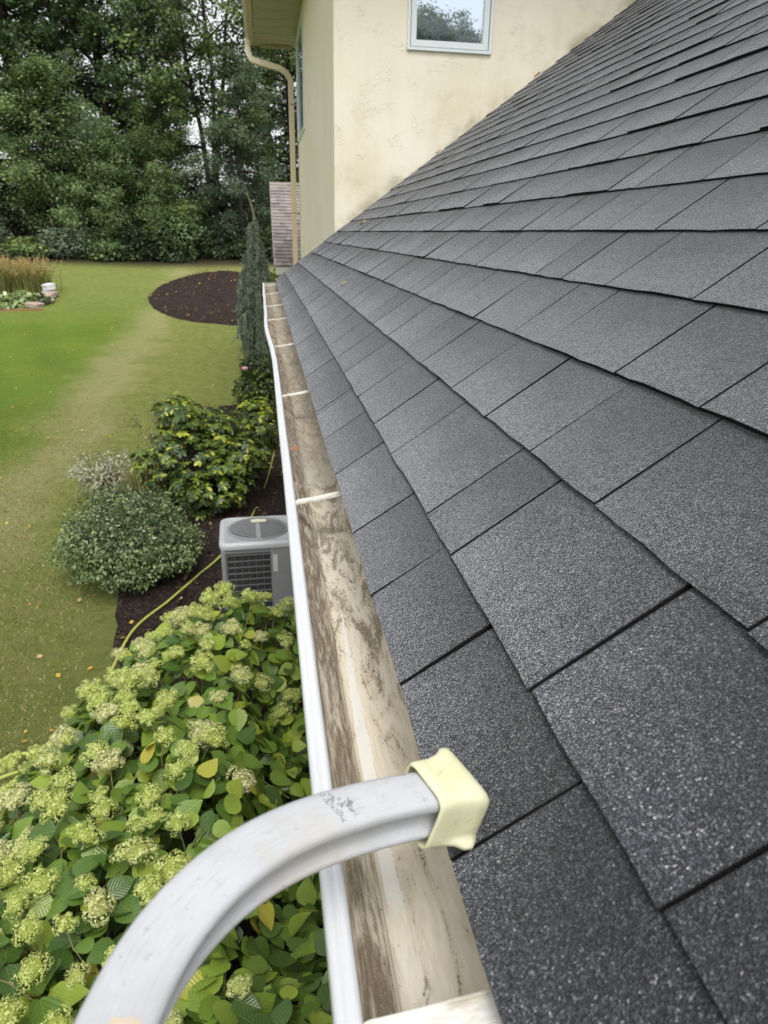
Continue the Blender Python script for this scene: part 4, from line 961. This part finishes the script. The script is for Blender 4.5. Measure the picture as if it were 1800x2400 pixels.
# rhododendron-like shrub with yellow-green new leaves in whorls
M_RH = leafmat('broad_leaf', [(0, (.026, .050, .014)), (.35, (.058, .105, .022)), (.6, (.135, .195, .026)), (.8, (.27, .33, .035)), (1, (.46, .47, .06))], .38, .25, .5)
def whorls(name, loc, blobs, nw, size, label, cat):
    root = empty(name, loc); tag(root, label, cat); qb = QB(); sq = QB()
    vol = np.array([b[3]*b[4]*b[5] for b in blobs])**.7; vol /= vol.sum()
    for b, f in zip(blobs, vol):
        k = max(8, int(nw*f)); P, D = ellip(k, *b[3:6], shell=.5, lumps=4); P += np.array(b[:3]); ok = P[:, 2] > .1; P, D = P[ok], D[ok]
        for p, d in zip(P, D):
            ax = nrm(d*.55+np.array([0, 0, .8])+NR.normal(0, .25, 3)); m_ = NR.integers(6, 10); a = np.arange(m_)*2*math.pi/m_+NR.uniform(0, 6)
            e1 = nrm(np.cross(ax, (.3, .8, .1))); e2 = np.cross(ax, e1); rad = e1[None]*np.cos(a)[:, None]+e2[None]*np.sin(a)[:, None]
            base = .74 if (d[2] > .0 and NR.random() < .6) else .36
            leaf_cloud(qb, np.repeat(p[None], m_, 0), NR.uniform(size*.75, size*1.2, m_), ax[None]+rad*.2+NR.normal(0, .12, (m_, 3)), rad+ax[None]*NR.uniform(-.35, .45), np.clip(NR.normal(base, .14, m_), .02, .98), 'oblong', 1.05)
            V, F = tube([(0, 0, 0), tuple(p*np.array([.5, .5, .55])), tuple(p)], [.012, .007, .003], 5) if NR.random() < .3 else (None, None)
            if V is not None: sq.add(V, F)
    o = add('crown', qb.mesh('crown', M_RH), root); o['kind'] = 'stuff'
    add('stem', sq.mesh('stem', simple(name+'_bark', (.06, .045, .035), .8, .2, .3, 30)), root)
whorls('broadleaf_shrub', (-.98, 9.0, -2.87), [(-.15, .1, .62, .52, .55, .62), (-.34, .55, 1.12, .30, .3, .30), (.12, .45, .98, .34, .4, .30), (.50, .05, .72, .32, .4, .30), (.74, .45, .92, .22, .3, .36), (-.66, .2, .52, .28, .35, .34), (.1, -.35, .35, .5, .35, .34), (.30, -.2, .60, .25, .3, .22), (-.15, .1, 1.05, .22, .25, .28)], 900, .088, 'broad-leaved shrub with yellow green new growth behind the round bush', 'shrub')
# its taller offshoot by the gutter
whorls('broadleaf_shrub', (-.36, 9.9, -2.87), [(.0, 0, .62, .26, .4, .48), (.02, .2, 1.0, .20, .3, .26)], 170, .085, 'small yellow green offshoot shrub between mulch and gutter', 'shrub')
# dense round blue-green bush
M_BG = leafmat('bluegreen', [(0, (.036, .066, .022)), (.4, (.076, .128, .042)), (.7, (.135, .195, .068)), (.9, (.205, .265, .115)), (1, (.29, .34, .18))], .4, .15, .5, tcol=(.12, .2, .05))
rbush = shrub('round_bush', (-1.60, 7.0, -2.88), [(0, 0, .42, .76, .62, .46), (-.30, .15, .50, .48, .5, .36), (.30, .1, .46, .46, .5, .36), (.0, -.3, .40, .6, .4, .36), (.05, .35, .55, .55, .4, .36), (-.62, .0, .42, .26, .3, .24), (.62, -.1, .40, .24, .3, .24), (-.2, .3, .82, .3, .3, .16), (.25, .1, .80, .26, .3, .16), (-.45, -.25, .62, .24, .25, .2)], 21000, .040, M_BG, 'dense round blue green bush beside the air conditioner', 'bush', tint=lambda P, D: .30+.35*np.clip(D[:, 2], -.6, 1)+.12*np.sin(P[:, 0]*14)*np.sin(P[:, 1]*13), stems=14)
rbush.scale = (.84, .95, .92)
# silvery seed-head perennial and dry stalks behind it
M_SV = leafmat('silver', [(0, (.10, .12, .06)), (.4, (.20, .22, .12)), (.7, (.38, .38, .26)), (1, (.58, .57, .46))], .6, .3, .3, tcol=(.4, .4, .25))
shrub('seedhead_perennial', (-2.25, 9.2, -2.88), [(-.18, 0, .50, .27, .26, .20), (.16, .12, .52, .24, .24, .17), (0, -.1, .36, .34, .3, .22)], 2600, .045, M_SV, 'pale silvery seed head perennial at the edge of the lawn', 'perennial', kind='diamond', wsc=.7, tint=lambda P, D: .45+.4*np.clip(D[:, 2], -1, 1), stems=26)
def blades(name, loc, n, h0, h1, spread, lean, mat, label, cat, wd=.012, plume=0, pm=None):
    root = empty(name, loc); tag(root, label, cat); qb = QB(); pq = QB()
    for _ in range(n):
        b = np.array([NR.normal(0, spread*.45), NR.normal(0, spread*.45), 0]); a = NR.uniform(0, 2*math.pi); L = NR.uniform(h0, h1); q = abs(NR.normal(lean, lean*.5))
        d = np.array([math.cos(a), math.sin(a), 0]); t = np.linspace(0, 1, 6)[:, None]; P = b+d*q*L*t**2+np.array([0, 0, 1])*L*(t-.25*q*t**2)
        s_ = np.cross(d, (0, 0, 1)); wv = wd*(1-t**2*.85); V = np.stack([P-s_*wv, P+s_*wv], 1).reshape(-1, 3); F = np.array([(2*i, 2*i+1, 2*i+3, 2*i+2) for i in range(5)]); qb.add(V, F, NR.random())
        if plume and NR.random() < plume:
            k = 14; tt = NR.uniform(0, 1, k); top_ = P[-1]; leaf_cloud(pq, top_+np.outer(tt-.25, nrm(P[-1]-P[-2]))*.30+NR.normal(0, .009, (k, 3)), NR.uniform(.05, .09, k), NR.normal(0, 1, (k, 3)), NR.normal(0, .3, (k, 3))+(0, 0, 1), NR.random(k), wscale=.4)
    add('blades', qb.mesh('blades', mat), root)['kind'] = 'stuff'
    if plume: add('plumes', pq.mesh('plumes', pm), root)['kind'] = 'stuff'
    return root
M_DRY = leafmat('dry_stalk', [(0, (.16, .17, .05)), (.4, (.28, .27, .10)), (.7, (.36, .30, .15)), (1, (.14, .11, .07))], .6, .25, .3)
blades('dry_stalk_clump', (-1.86, 9.0, -2.88), 150, .35, .75, .36, .3, M_DRY, 'dry straw stalks between the seed heads and broad-leaved shrub', 'perennial', .007)
M_WEED = leafmat('thin_weed', [(0, (.10, .09, .05)), (.5, (.17, .15, .08)), (1, (.28, .25, .16))], .7, .2)
blades('thin_weed', (-1.50, 9.95, -2.88), 60, .5, 1.05, .34, .25, M_WEED, 'thin grey weeds rising behind the dry stalks', 'weed', .0045, .8, M_WEED)
# dark shrub with a pink bloom, under the spruce
M_DK = leafmat('dark_leaf', [(0, (.014, .028, .010)), (.4, (.030, .055, .016)), (.75, (.065, .105, .024)), (1, (.14, .18, .035))], .42, .2, .45)
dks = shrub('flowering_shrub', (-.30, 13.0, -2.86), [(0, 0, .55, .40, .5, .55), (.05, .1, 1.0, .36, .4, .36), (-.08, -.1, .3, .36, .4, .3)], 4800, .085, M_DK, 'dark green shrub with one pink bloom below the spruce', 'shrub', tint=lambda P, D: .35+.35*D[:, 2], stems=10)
V, F = lathe([(.0, -.02), (.045, 0), (.06, .03), (.04, .05), (.015, .04), (.0, .045)], 9); add('bloom', MB().add([(a-.22, b-.28, c+1.12) for a, b, c in V], F).mesh('bloom', simple('pink', (.55, .27, .33), .6, .3, .15, 60)), dks)
# ---- weeping spruce
M_SP = leafmat('spruce_needle', [(0, (.060, .092, .062)), (.4, (.125, .175, .122)), (.75, (.21, .27, .195)), (1, (.30, .35, .27))], .5, .1, .35, tcol=(.06, .1, .06))
sp = empty('weeping_spruce', (-.30, 17.2, -2.73)); tag(sp, 'narrow weeping spruce with drooping blue green branches', 'spruce')
qb = QB(); tq = QB()
Ltr = spline([(0, 0, 0), (.02, 0, 1.2), (-.02, .02, 2.4), (-.03, 0, 3.25), (.02, 0, 3.5), (-.02, 0, 3.75), (-.12, 0, 4.04)], 30)
V, F = tube(Ltr, np.linspace(.055, .013, 30), 7); tq.add(V, F)
def needles(P, rad, per, sz):
    seg = np.diff(P, axis=0); L = np.linalg.norm(seg, axis=1).sum(); n = max(6, int(per*L)); t = NR.uniform(0, len(P)-1.001, n); i_ = t.astype(int); f = (t-i_)[:, None]
    Q = P[i_]*(1-f)+P[i_+1]*f; d = nrm(seg[i_]); off = NR.normal(0, 1, (n, 3)); off = nrm(off-d*(off*d).sum(1, keepdims=True))
    leaf_cloud(qb, Q+off*rad*NR.random((n, 1)), NR.uniform(sz*.7, sz*1.3, n), np.cross(off, d)+NR.normal(0, .3, (n, 3)), d*1.1+off*.55, np.clip(NR.normal(.5, .22, n), 0, .98), wscale=.34)
for q in range(200):
    zt = 3.42*(1-(q/200.)**.9*.96); zt = max(.25, zt+NR.normal(0, .05)); a = NR.uniform(0, 2*math.pi)
    if zt > 3.3: rr, dl = NR.uniform(.09, .17), NR.uniform(.28, .42)
    elif zt > 3.02: rr, dl = NR.uniform(.03, .08), NR.uniform(.15, .3)
    else:
        rr = NR.uniform(.12, .21)+.24*sstep(3.1, 2.0, zt)*NR.random()-.10*sstep(1.6, .6, zt); dl = NR.uniform(.45, .95)
    dl = min(dl, zt-.02); i_ = int(np.clip(zt/4.04*29, 0, 28)); b = np.array([Ltr[i_][0], Ltr[i_][1], zt]); d = np.array([math.cos(a), math.sin(a), 0])
    P = spline([b, b+d*rr*.6+(0, 0, .05), b+d*rr*.95+(0, 0, -.08), b+d*rr*1.05+(0, 0, -dl*.55), b+d*rr*(.95+.2*NR.random())+(0, 0, -dl)], 12)
    V, F = tube(P, np.linspace(.010, .004, 12), 5); tq.add(V, F); needles(P, .030, 150, .075)
    for _ in range(3):
        k = NR.integers(4, 10); e_ = P[k]; s2 = np.array([NR.normal(0, .07), NR.normal(0, .07), -NR.uniform(.12, .3)]); needles(spline([e_, e_+s2*.4, e_+s2], 5), .024, 150, .065)
needles(Ltr[24:], .010, 120, .035)
add('trunk', tq.mesh('trunk', simple('spruce_bark', (.22, .21, .14), .8, .2, .3, 30), True), sp)
add('crown', qb.mesh('crown', M_SP), sp)['kind'] = 'stuff'
# yellow-green shrub behind the spruce
M_YG = leafmat('yellowgreen', [(0, (.06, .08, .015)), (.4, (.13, .16, .03)), (.75, (.24, .26, .06)), (.95, (.35, .33, .10)), (1, (.40, .16, .04))], .5, .3, .35)
shrub('yellowing_shrub', (.42, 20.2, -2.6), [(0, 0, .9, .55, .6, .9), (-.1, .1, 1.7, .45, .5, .55)], 3800, .10, M_YG, 'yellowing shrub between the spruce and the rear wing', 'shrub', stems=9)

# ================================================================== ISLAND BED on the left
il = (-9.1, 27.4)
M_FR = leafmat('reed', [(0, (.10, .12, .025)), (.5, (.17, .18, .05)), (1, (.28, .25, .09))], .6, .3); M_PL = leafmat('plume', [(0, (.36, .27, .10)), (.6, (.48, .37, .16)), (1, (.55, .44, .22))], .7, .3, tcol=(.45, .35, .15))
for k, (x, y, l) in enumerate(((-8.35, 28.9, 'feather reed grass clump nearest the white boulder'), (-9.2, 29.1, 'feather reed grass clump, middle of the row behind the hostas'), (-10.1, 29.3, 'feather reed grass clump at the picture edge'))):
    o = blades('ornamental_grass', (x, y, float(gz(x, y))), 420, .55, 1.15, .62, .28, M_FR, l, 'ornamental grass', .010, .5, M_PL); o['group'] = 'feather reed grasses in the island bed'
M_HO = leafmat('hosta', [(0, (.14, .22, .05)), (.35, (.28, .36, .13)), (.7, (.46, .52, .28)), (1, (.58, .62, .42))], .5, .25, .35, tcol=(.4, .5, .2))
for x, y, l in ((-8.15, 26.9, 'variegated pale hosta at the end beside the stacked stones'), (-8.75, 26.75, 'variegated pale hosta, second from the stacked stones'), (-9.35, 26.8, 'variegated pale hosta at the picture edge')):
    o = shrub('hosta', (x, y, float(gz(x, y))), [(0, 0, .16, .42, .40, .26)], 520, .17, M_HO, l, 'hosta', 'oblong', 1.5, stems=8, group='hostas edging the island bed', up=.9, droop=.4)
shrub('low_green_plant', (-7.72, 27.0, float(gz(-7.72, 27.0))), [(0, 0, .12, .28, .3, .20)], 420, .10, M_DK, 'low dark green plant between hosta and stones', 'plant', stems=5)
M_RB = simple('red_brick', (.27, .10, .07), .85, .2, .25, 14, .4)
edge = empty('brick_edging', (-7.6, 26.2, float(gz(-7.6, 26.2)))); tag(edge, 'low red brick edging in front of the hostas', 'edging')
bmesh_brick = boxmesh('brick', (-.10, .10, -.05, .05, -.05, .035), M_RB, bevel=.008, seg=1)
for k in range(9):
    x = -7.55-k*.215; y = 26.05+.0022*k*k*3-.02*k; o = add('brick', bmesh_brick, edge); o.location = Vector((x, y, float(gz(x, y))))-edge.location; o.rotation_euler = (rnd.uniform(-.05, .05), rnd.uniform(-.05, .05), rnd.uniform(-.1, .1))
def stone(name, loc, sx, sy, sz, mat, label, seed, cat='stone', group=None):
    bm = bmesh.new(); bmesh.ops.create_icosphere(bm, subdivisions=3, radius=1); r = np.random.default_rng(seed); ph = r.uniform(0, 6, 6)
    for v in bm.verts:
        p = v.co; k = 1+.10*math.sin(3*p.x+ph[0])*math.sin(2.5*p.y+ph[1])+.07*math.sin(5*p.z+ph[2])+.04*math.sin(9*p.x+ph[3])
        q = Vector((math.copysign(abs(p.x)**.6, p.x), math.copysign(abs(p.y)**.6, p.y), math.copysign(abs(p.z)**.7, p.z)))*k; v.co = Vector((q.x*sx, q.y*sy, q.z*sz))
    me = bpy.data.meshes.new(name); bm.to_mesh(me); bm.free(); me.polygons.foreach_set('use_smooth', np.ones(len(me.polygons), bool)); me.materials.append(mat)
    o = add(name, me); o.location = loc; o.rotation_euler = (r.uniform(-.1, .1), r.uniform(-.1, .1), r.uniform(0, 3)); tag(o, label, cat, group); return o
M_BO = simple('boulder', (.58, .58, .60), .8, .2, .12, 6, .4, 20); M_FS = simple('flagstone', (.36, .29, .25), .85, .2, .2, 5, .5, 20)
x, y = -7.75, 28.3; zz = float(gz(x, y)); stone('boulder', (x, y, zz+.34), .22, .20, .13, M_BO, 'pale rounded boulder topping the stone stack', 2, 'boulder')
for k, (dx, dy, dz, l) in enumerate(((.02, 0, .12, 'thick flat stone directly under the pale boulder'), (.06, -.55, .14, 'upper flat stone of the stack on the lawn side'), (.10, -1.1, .10, 'lower flat stone at the front of the stack'), (-.05, -1.75, .06, 'lowest pinkish stone beside the brick edging'))):
    X_, Y_ = x+dx, y+dy; stone('flat_stone', (X_, Y_, float(gz(X_, Y_))+dz), .25, .27, .10, M_FS, l, 10+k, 'stone', 'stacked stones at the island bed')

# ================================================================== REAR WING
M_TP = None
def m_taupe():
    m = Mat('taupe_shingle'); p = m.pos(); x, y, z = m.sep(p)
    v = m.vor(m.comb(m.math('MULTIPLY', x, 3.6), m.math('MULTIPLY', m.math('FLOOR', m.math('MULTIPLY', z, 11.8)), 5.13), 0.), 1.); r = m.n('SeparateColor', Color=v).outputs[0]
    c = m.ramp(r, [(0, (.205, .175, .165)), (.5, (.28, .245, .232)), (1, (.36, .325, .31))]); c = m.mix(m.noise(p, 40., 3), c, m.mix(1., c, (.75, .75, .75), 'MULTIPLY'))
    return m.done(m.bsdf(c, .85, m.bump(m.noise(p, 60., 3), .4, .01), .2))
M_TP = m_taupe()
wing = empty('rear_wing', (.6, 19.2, -2.6)); tag(wing, 'rear wing with taupe shingle roof behind the downspout', 'house wing')
ey, ez, ry2, rz2, wx0, wx1 = 19.0, -.28, 22.0, 1.80, .17, 7.0
ns = 25; dY, dZ = (ry2-ey)/ns, (rz2-ez)/ns; sl = math.atan2(dZ, dY)
dk = MB().add([(wx0, ey, ez-.01), (wx1, ey, ez-.01), (wx1, ry2, rz2-.01), (wx0, ry2, rz2-.01), (wx0, ey, ez-.10), (wx1, ey, ez-.10), (wx1, ry2, rz2-.14), (wx0, ry2, rz2-.14)], [(0, 1, 2, 3), (7, 6, 5, 4), (0, 4, 5, 1), (3, 2, 6, 7), (0, 3, 7, 4), (1, 5, 6, 2)])
wr = part('roof', dk.mesh('roof', M_DARK), wing)
for k in range(ns):
    a, b = ey-.03+k*dY, ez+.005+k*dZ; n = 14; V = []
    for q in range(n+1):
        xx = wx0-.02+(wx1-wx0+.02)*q/n; j_ = rnd.uniform(-.006, .006)
        V += [(xx, a, b-.008), (xx, a-.004, b+.028+j_), (xx, a+dY+.02, b+dZ+.010)]
    F = [(3*q+i_, 3*q+3+i_, 3*q+4+i_, 3*q+1+i_) for q in range(n) for i_ in (0, 1)]
    part('shingle_course', MB().add(V, F).mesh('shingle_course', M_TP), wr)
part('fascia', boxmesh('fascia', (wx0+.01, wx1, ey-.012, ey+.02, ez-.20, ez-.012), simple('pale_board', (.62, .63, .55), .5, .4, .04)), wing)
part('rake_trim', MB().add([(wx0-.025, ey-.03, ez-.06), (wx0-.003, ey-.03, ez-.06), (wx0-.003, ry2, rz2-.06), (wx0-.025, ry2, rz2-.06), (wx0-.025, ey-.03, ez+.02), (wx0-.003, ey-.03, ez+.02), (wx0-.003, ry2, rz2+.02), (wx0-.025, ry2, rz2+.02)], [(3, 2, 1, 0), (4, 5, 6, 7), (0, 1, 5, 4), (2, 3, 7, 6), (0, 4, 7, 3), (1, 2, 6, 5)]).mesh('rake_trim', simple('rake', (.50, .46, .44), .6)), wing)
part('wall', MB().box(wx0+.5, wx1, ey+.4, 25., -2.9, ez-.1).mesh('wall', M_ST), wing)
part('rear_roof', MB().add([(wx0, ry2, rz2), (wx1, ry2, rz2), (wx1, ry2+3, ez), (wx0, ry2+3, ez)], [(0, 1, 2, 3)]).mesh('rear_roof', M_TP), wing)

# ================================================================== WOODS
def m_bark(name, a, b):
    m = Mat(name); p = m.objco(); c = m.mix(m.noise(m.scale(p, (6, 6, 1.2)), 1., 5, .65), a, b); return m.done(m.bsdf(c, .9, m.bump(m.noise(m.scale(p, (14, 14, 3)), 1., 4), .8, .04), .15))
M_BK = m_bark('bark', (.022, .018, .014), (.060, .052, .042))
GR = {'deep': [(0, (.018, .034, .016)), (.4, (.038, .066, .028)), (.75, (.070, .108, .042)), (1, (.12, .16, .055))],
 'grey': [(0, (.028, .042, .030)), (.4, (.055, .076, .050)), (.75, (.095, .122, .080)), (1, (.15, .18, .115))],
 'pale': [(0, (.044, .070, .030)), (.4, (.085, .128, .054)), (.75, (.135, .185, .078)), (1, (.20, .25, .11))],
 'mid': [(0, (.022, .042, .018)), (.4, (.048, .080, .030)), (.75, (.088, .128, .046)), (1, (.16, .19, .06))]}
GR = {k: [(p_, tuple(min(.5, q_*1.8) for q_ in c_)) for p_, c_ in v] for k, v in GR.items()}
MG = {k: leafmat('tree_'+k, v, .45, .42, .35, tcol=(.19, .33, .10)) for k, v in GR.items()}
def make_tree(seed, H, Rm, base, nl, per, leaf, multi=1, top_taper=.55, droop=0.):
    r = np.random.default_rng(seed); tq = QB(); qb = QB()
    trunks = []
    for mth in range(multi):
        a = 2*math.pi*mth/max(1, multi)+r.uniform(0, 1); sp_ = .0 if multi == 1 else H*.14
        P = [np.zeros(3)]; 
        for k in range(1, 8):
            t = k/7; P.append(np.array([math.cos(a)*sp_*t**1.3+r.normal(0, .14)*t*1.5, math.sin(a)*sp_*t**1.3+r.normal(0, .14)*t*1.5, H*.97*t]))
        P = spline(P, 22); trunks.append(P); rad = ((.020 if multi == 1 else .014)*H/math.sqrt(multi))*(1-np.linspace(0, 1, 22)**.9*.9); rad[0] *= 1.35; V, F = tube(P, rad, 9); tq.add(V, F)
    cl = []
    for q in range(nl):
        P = trunks[q % multi]; t = base+(1-base)*((q+.5)/nl)**.85*.97; k = min(20, int(t*21)); b = P[k]*(1-(t*21-k))+P[k+1]*(t*21-k)
        a = q*2.39996+r.normal(0, .35); u = (t-base)/(1-base); L = Rm*(np.interp(u, [0, .18, .5, .8, 1], [.62, .95, 1., .75, .28]))*r.uniform(.7, 1.15); el = np.interp(u, [0, .5, 1], [.05, .45, 1.1])+r.normal(0, .15)-droop
        d = np.array([math.cos(a)*math.cos(el), math.sin(a)*math.cos(el), math.sin(el)]); B_ = spline([b, b+d*L*.4+r.normal(0, .12, 3), b+d*L*.75+r.normal(0, .2, 3)+(0, 0, -.1*L*droop), b+d*L+r.normal(0, .25, 3)+(0, 0, -.35*L*droop)], 9)
        V, F = tube(B_, np.linspace(.0075*H*(1-u*.6)/math.sqrt(multi), .012, 9), 6); tq.add(V, F)
        for w_ in range(7):
            k2 = min(8, 2+w_); c = B_[k2]+r.normal(0, .16*L, 3)*np.array([1, 1, .6]); cl.append((c, r.uniform(.45, .95)*(.75+.25*L/Rm), r.uniform(0, .55)))
            if w_ % 2: V, F = tube([B_[k2-1], (B_[k2-1]+c)/2+r.normal(0, .08, 3), c], [.03, .018, .008], 5); tq.add(V, F)
    cc = np.array([0, 0, H*(base+1)/2])
    for c, s_, tn in cl:
        k = int(per*s_*r.uniform(.6, 1.3)); off = r.normal(0, .46, (k, 3))*np.array([1, 1, .62])*s_; P = c+off; out = nrm(c-cc+off)
        leaf_cloud(qb, P, r.uniform(leaf*.7, leaf*1.3, k), out*.35+np.array([0, 0, .75])+r.normal(0, .5, (k, 3)), r.normal(0, 1, (k, 3))+(0, 0, -.5), np.clip(tn+.25*off[:, 2]/s_+r.normal(.12, .14, k), 0, .98), wscale=1.15)
    tm = tq.mesh('trunk', M_BK, True)
    return tm, qb
variants = {}
def tree_kind(key, col, *a, **k):
    tm, qb = make_tree(*a, **k); variants[key] = (tm, qb.mesh('crown', MG[col]))
tree_kind('A', 'deep', 1, 17., 4.8, .08, 46, 170, .17)
tree_kind('B', 'grey', 2, 18., 5.0, .08, 46, 165, .16)
tree_kind('M', 'mid', 3, 19., 4.6, .20, 42, 95, .16, multi=3)
tree_kind('P', 'pale', 4, 8.0, 2.9, .10, 28, 170, .13)
tree_kind('H', 'grey', 5, 14., 3.4, .06, 42, 130, .14, droop=.45)
tree_kind('Q', 'mid', 6, 14., 4.2, .06, 38, 170, .16)
def plant(kind, x, y, s, rz, label, name='tree', cat='tree', group='trees of the woods behind the lawn', z=None):
    root = empty(name, (x, y, float(g(y)) if z is None else z), rz, s); tag(root, label, cat, group)
    add('trunk', variants[kind][0], root); add('crown', variants[kind][1], root); return root
for a in (('A', -15.2, 39.5, 1., .3, 'dark tree filling the far left corner of the woods'),
          ('B', -11.2, 40.2, 1.02, 1.2, 'tall grey green tree, second from the left corner of the woods'),
          ('A', -7.4, 41.0, 1.05, 2.2, 'dark green tree left of the bright sky gaps'),
          ('M', -2.4, 40.2, 1., .5, 'open multi-trunk tree whose forked limbs stand against the sky'),
          ('H', -1.0, 37.6, .62, 1.0, 'grey green drooping tree right behind the weeping spruce'),
          ('Q', 1.6, 41.5, 1., 4., 'mid green tree beside the downspout of the tall wall'),
          ('P', -9.6, 37.6, .92, .2, 'pale green small tree at the front left of the woods'),
          ('P', -7.2, 37.4, .66, 2.6, 'smallest pale green tree, in front of the dark trunk gap'),
          ('P', -5.4, 37.9, .6, 4.4, 'pale green sapling right of the smallest pale tree'),
          ('Q', -4.6, 38.6, .52, 1.1, 'mid green understorey tree at the middle of the woods edge'),
          ('A', -13.0, 46.5, 1.1, 4.1, 'shadowed tree in the back row behind the left corner'),
          ('Q', -8.8, 47.5, 1.15, 5.0, 'shadowed tree in the back row behind the grey green tree'),
          ('B', -5.6, 48.0, .74, 3.3, 'lower shadowed tree in the back row at the sky gaps'),
          ('A', .6, 49.0, .66, .9, 'low shadowed tree in the back row by the spruce tip'),
          ('B', 4.8, 47.0, 1.1, 2.0, 'tall tree in the back row hidden behind the house'),
          ('B', -18.5, 47.0, 1.1, 2.9, 'tree in the back row beyond the left picture edge')):
    plant(*a)
# undergrowth along the lawn's far edge
M_U1 = leafmat('under_green', GR['mid'], .45, .2, .4); M_U2 = leafmat('under_grey', GR['grey'], .45, .2, .4); M_U3 = leafmat('under_deep', [(0, (.012, .022, .010)), (.5, (.030, .050, .020)), (1, (.07, .10, .04))], .45, .2, .4)
UG = (('-12.4', 36.3, 1.6, M_U2, 'grey green bush at the left end of the woods edge'), ('-10.6', 36.4, .8, M_U1, 'fresh green bush, second from the left along the woods edge'), ('-8.9', 36.5, 1.2, M_U2, 'grey green bush behind the reed grass'), ('-7.2', 36.4, .75, M_U1, 'low green bush, centre left of the woods edge'), ('-5.6', 36.6, 1.3, M_U3, 'dark bush at the middle of the woods edge'), ('-4.0', 36.3, 2.3, M_U1, 'largest green bush hanging over the lawn edge'), ('-2.3', 37.0, 1.6, M_U3, 'dark bush behind the far mulch bed'), ('-.7', 36.8, .8, M_U3, 'dark bush left of the weeping spruce'), ('.9', 36.5, 1.5, M_U3, 'dark bush hidden by the weeping spruce'))
for x, y, h, mt, l in UG:
    x = float(x)
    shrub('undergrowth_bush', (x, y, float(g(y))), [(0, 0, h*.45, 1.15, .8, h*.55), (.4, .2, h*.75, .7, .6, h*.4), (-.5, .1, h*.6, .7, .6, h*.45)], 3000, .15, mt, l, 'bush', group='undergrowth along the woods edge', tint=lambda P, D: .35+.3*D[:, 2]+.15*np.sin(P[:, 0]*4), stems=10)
for k, (x, y, h, l) in enumerate(((-12.5, 40.5, 3.6, 'shaded thicket under the left corner trees'), (-8.6, 41.5, 3.4, 'shaded thicket under the grey green tree'), (-5.0, 41.5, 3.8, 'shaded thicket at the middle of the woods'), (-1.2, 41.5, 3.4, 'shaded thicket behind the weeping spruce'), (2.6, 41.5, 3.6, 'shaded thicket beside the house'))):
    shrub('thicket', (x, y, float(g(y))), [(0, 0, h*.4, 2.3, 1.2, h*.5), (.9, .2, h*.6, 1.5, 1., h*.4), (-1., .1, h*.55, 1.5, 1., h*.45)], 5200, .20, M_U3, l, 'thicket', group='thickets inside the woods', stems=14)
# trees across the street side, seen only mirrored in the front window
for a in (('A', 9.9, -33., .92, 2.4, 'farther tree mirrored between the left and middle trees of the front window'), ('A', 12.9, -34., .90, .4, 'farther tree mirrored between the middle and right trees of the front window'), ('Q', 8.6, -25., .98, .4, 'tree mirrored at the left of the front window'), ('A', 11.2, -27., .80, 1.9, 'tree mirrored at the middle of the front window'), ('Q', 13.8, -25.5, .95, 3.0, 'tree mirrored at the right of the front window')):
    plant(*a, group='trees behind the house mirrored in the window', z=-2.9)
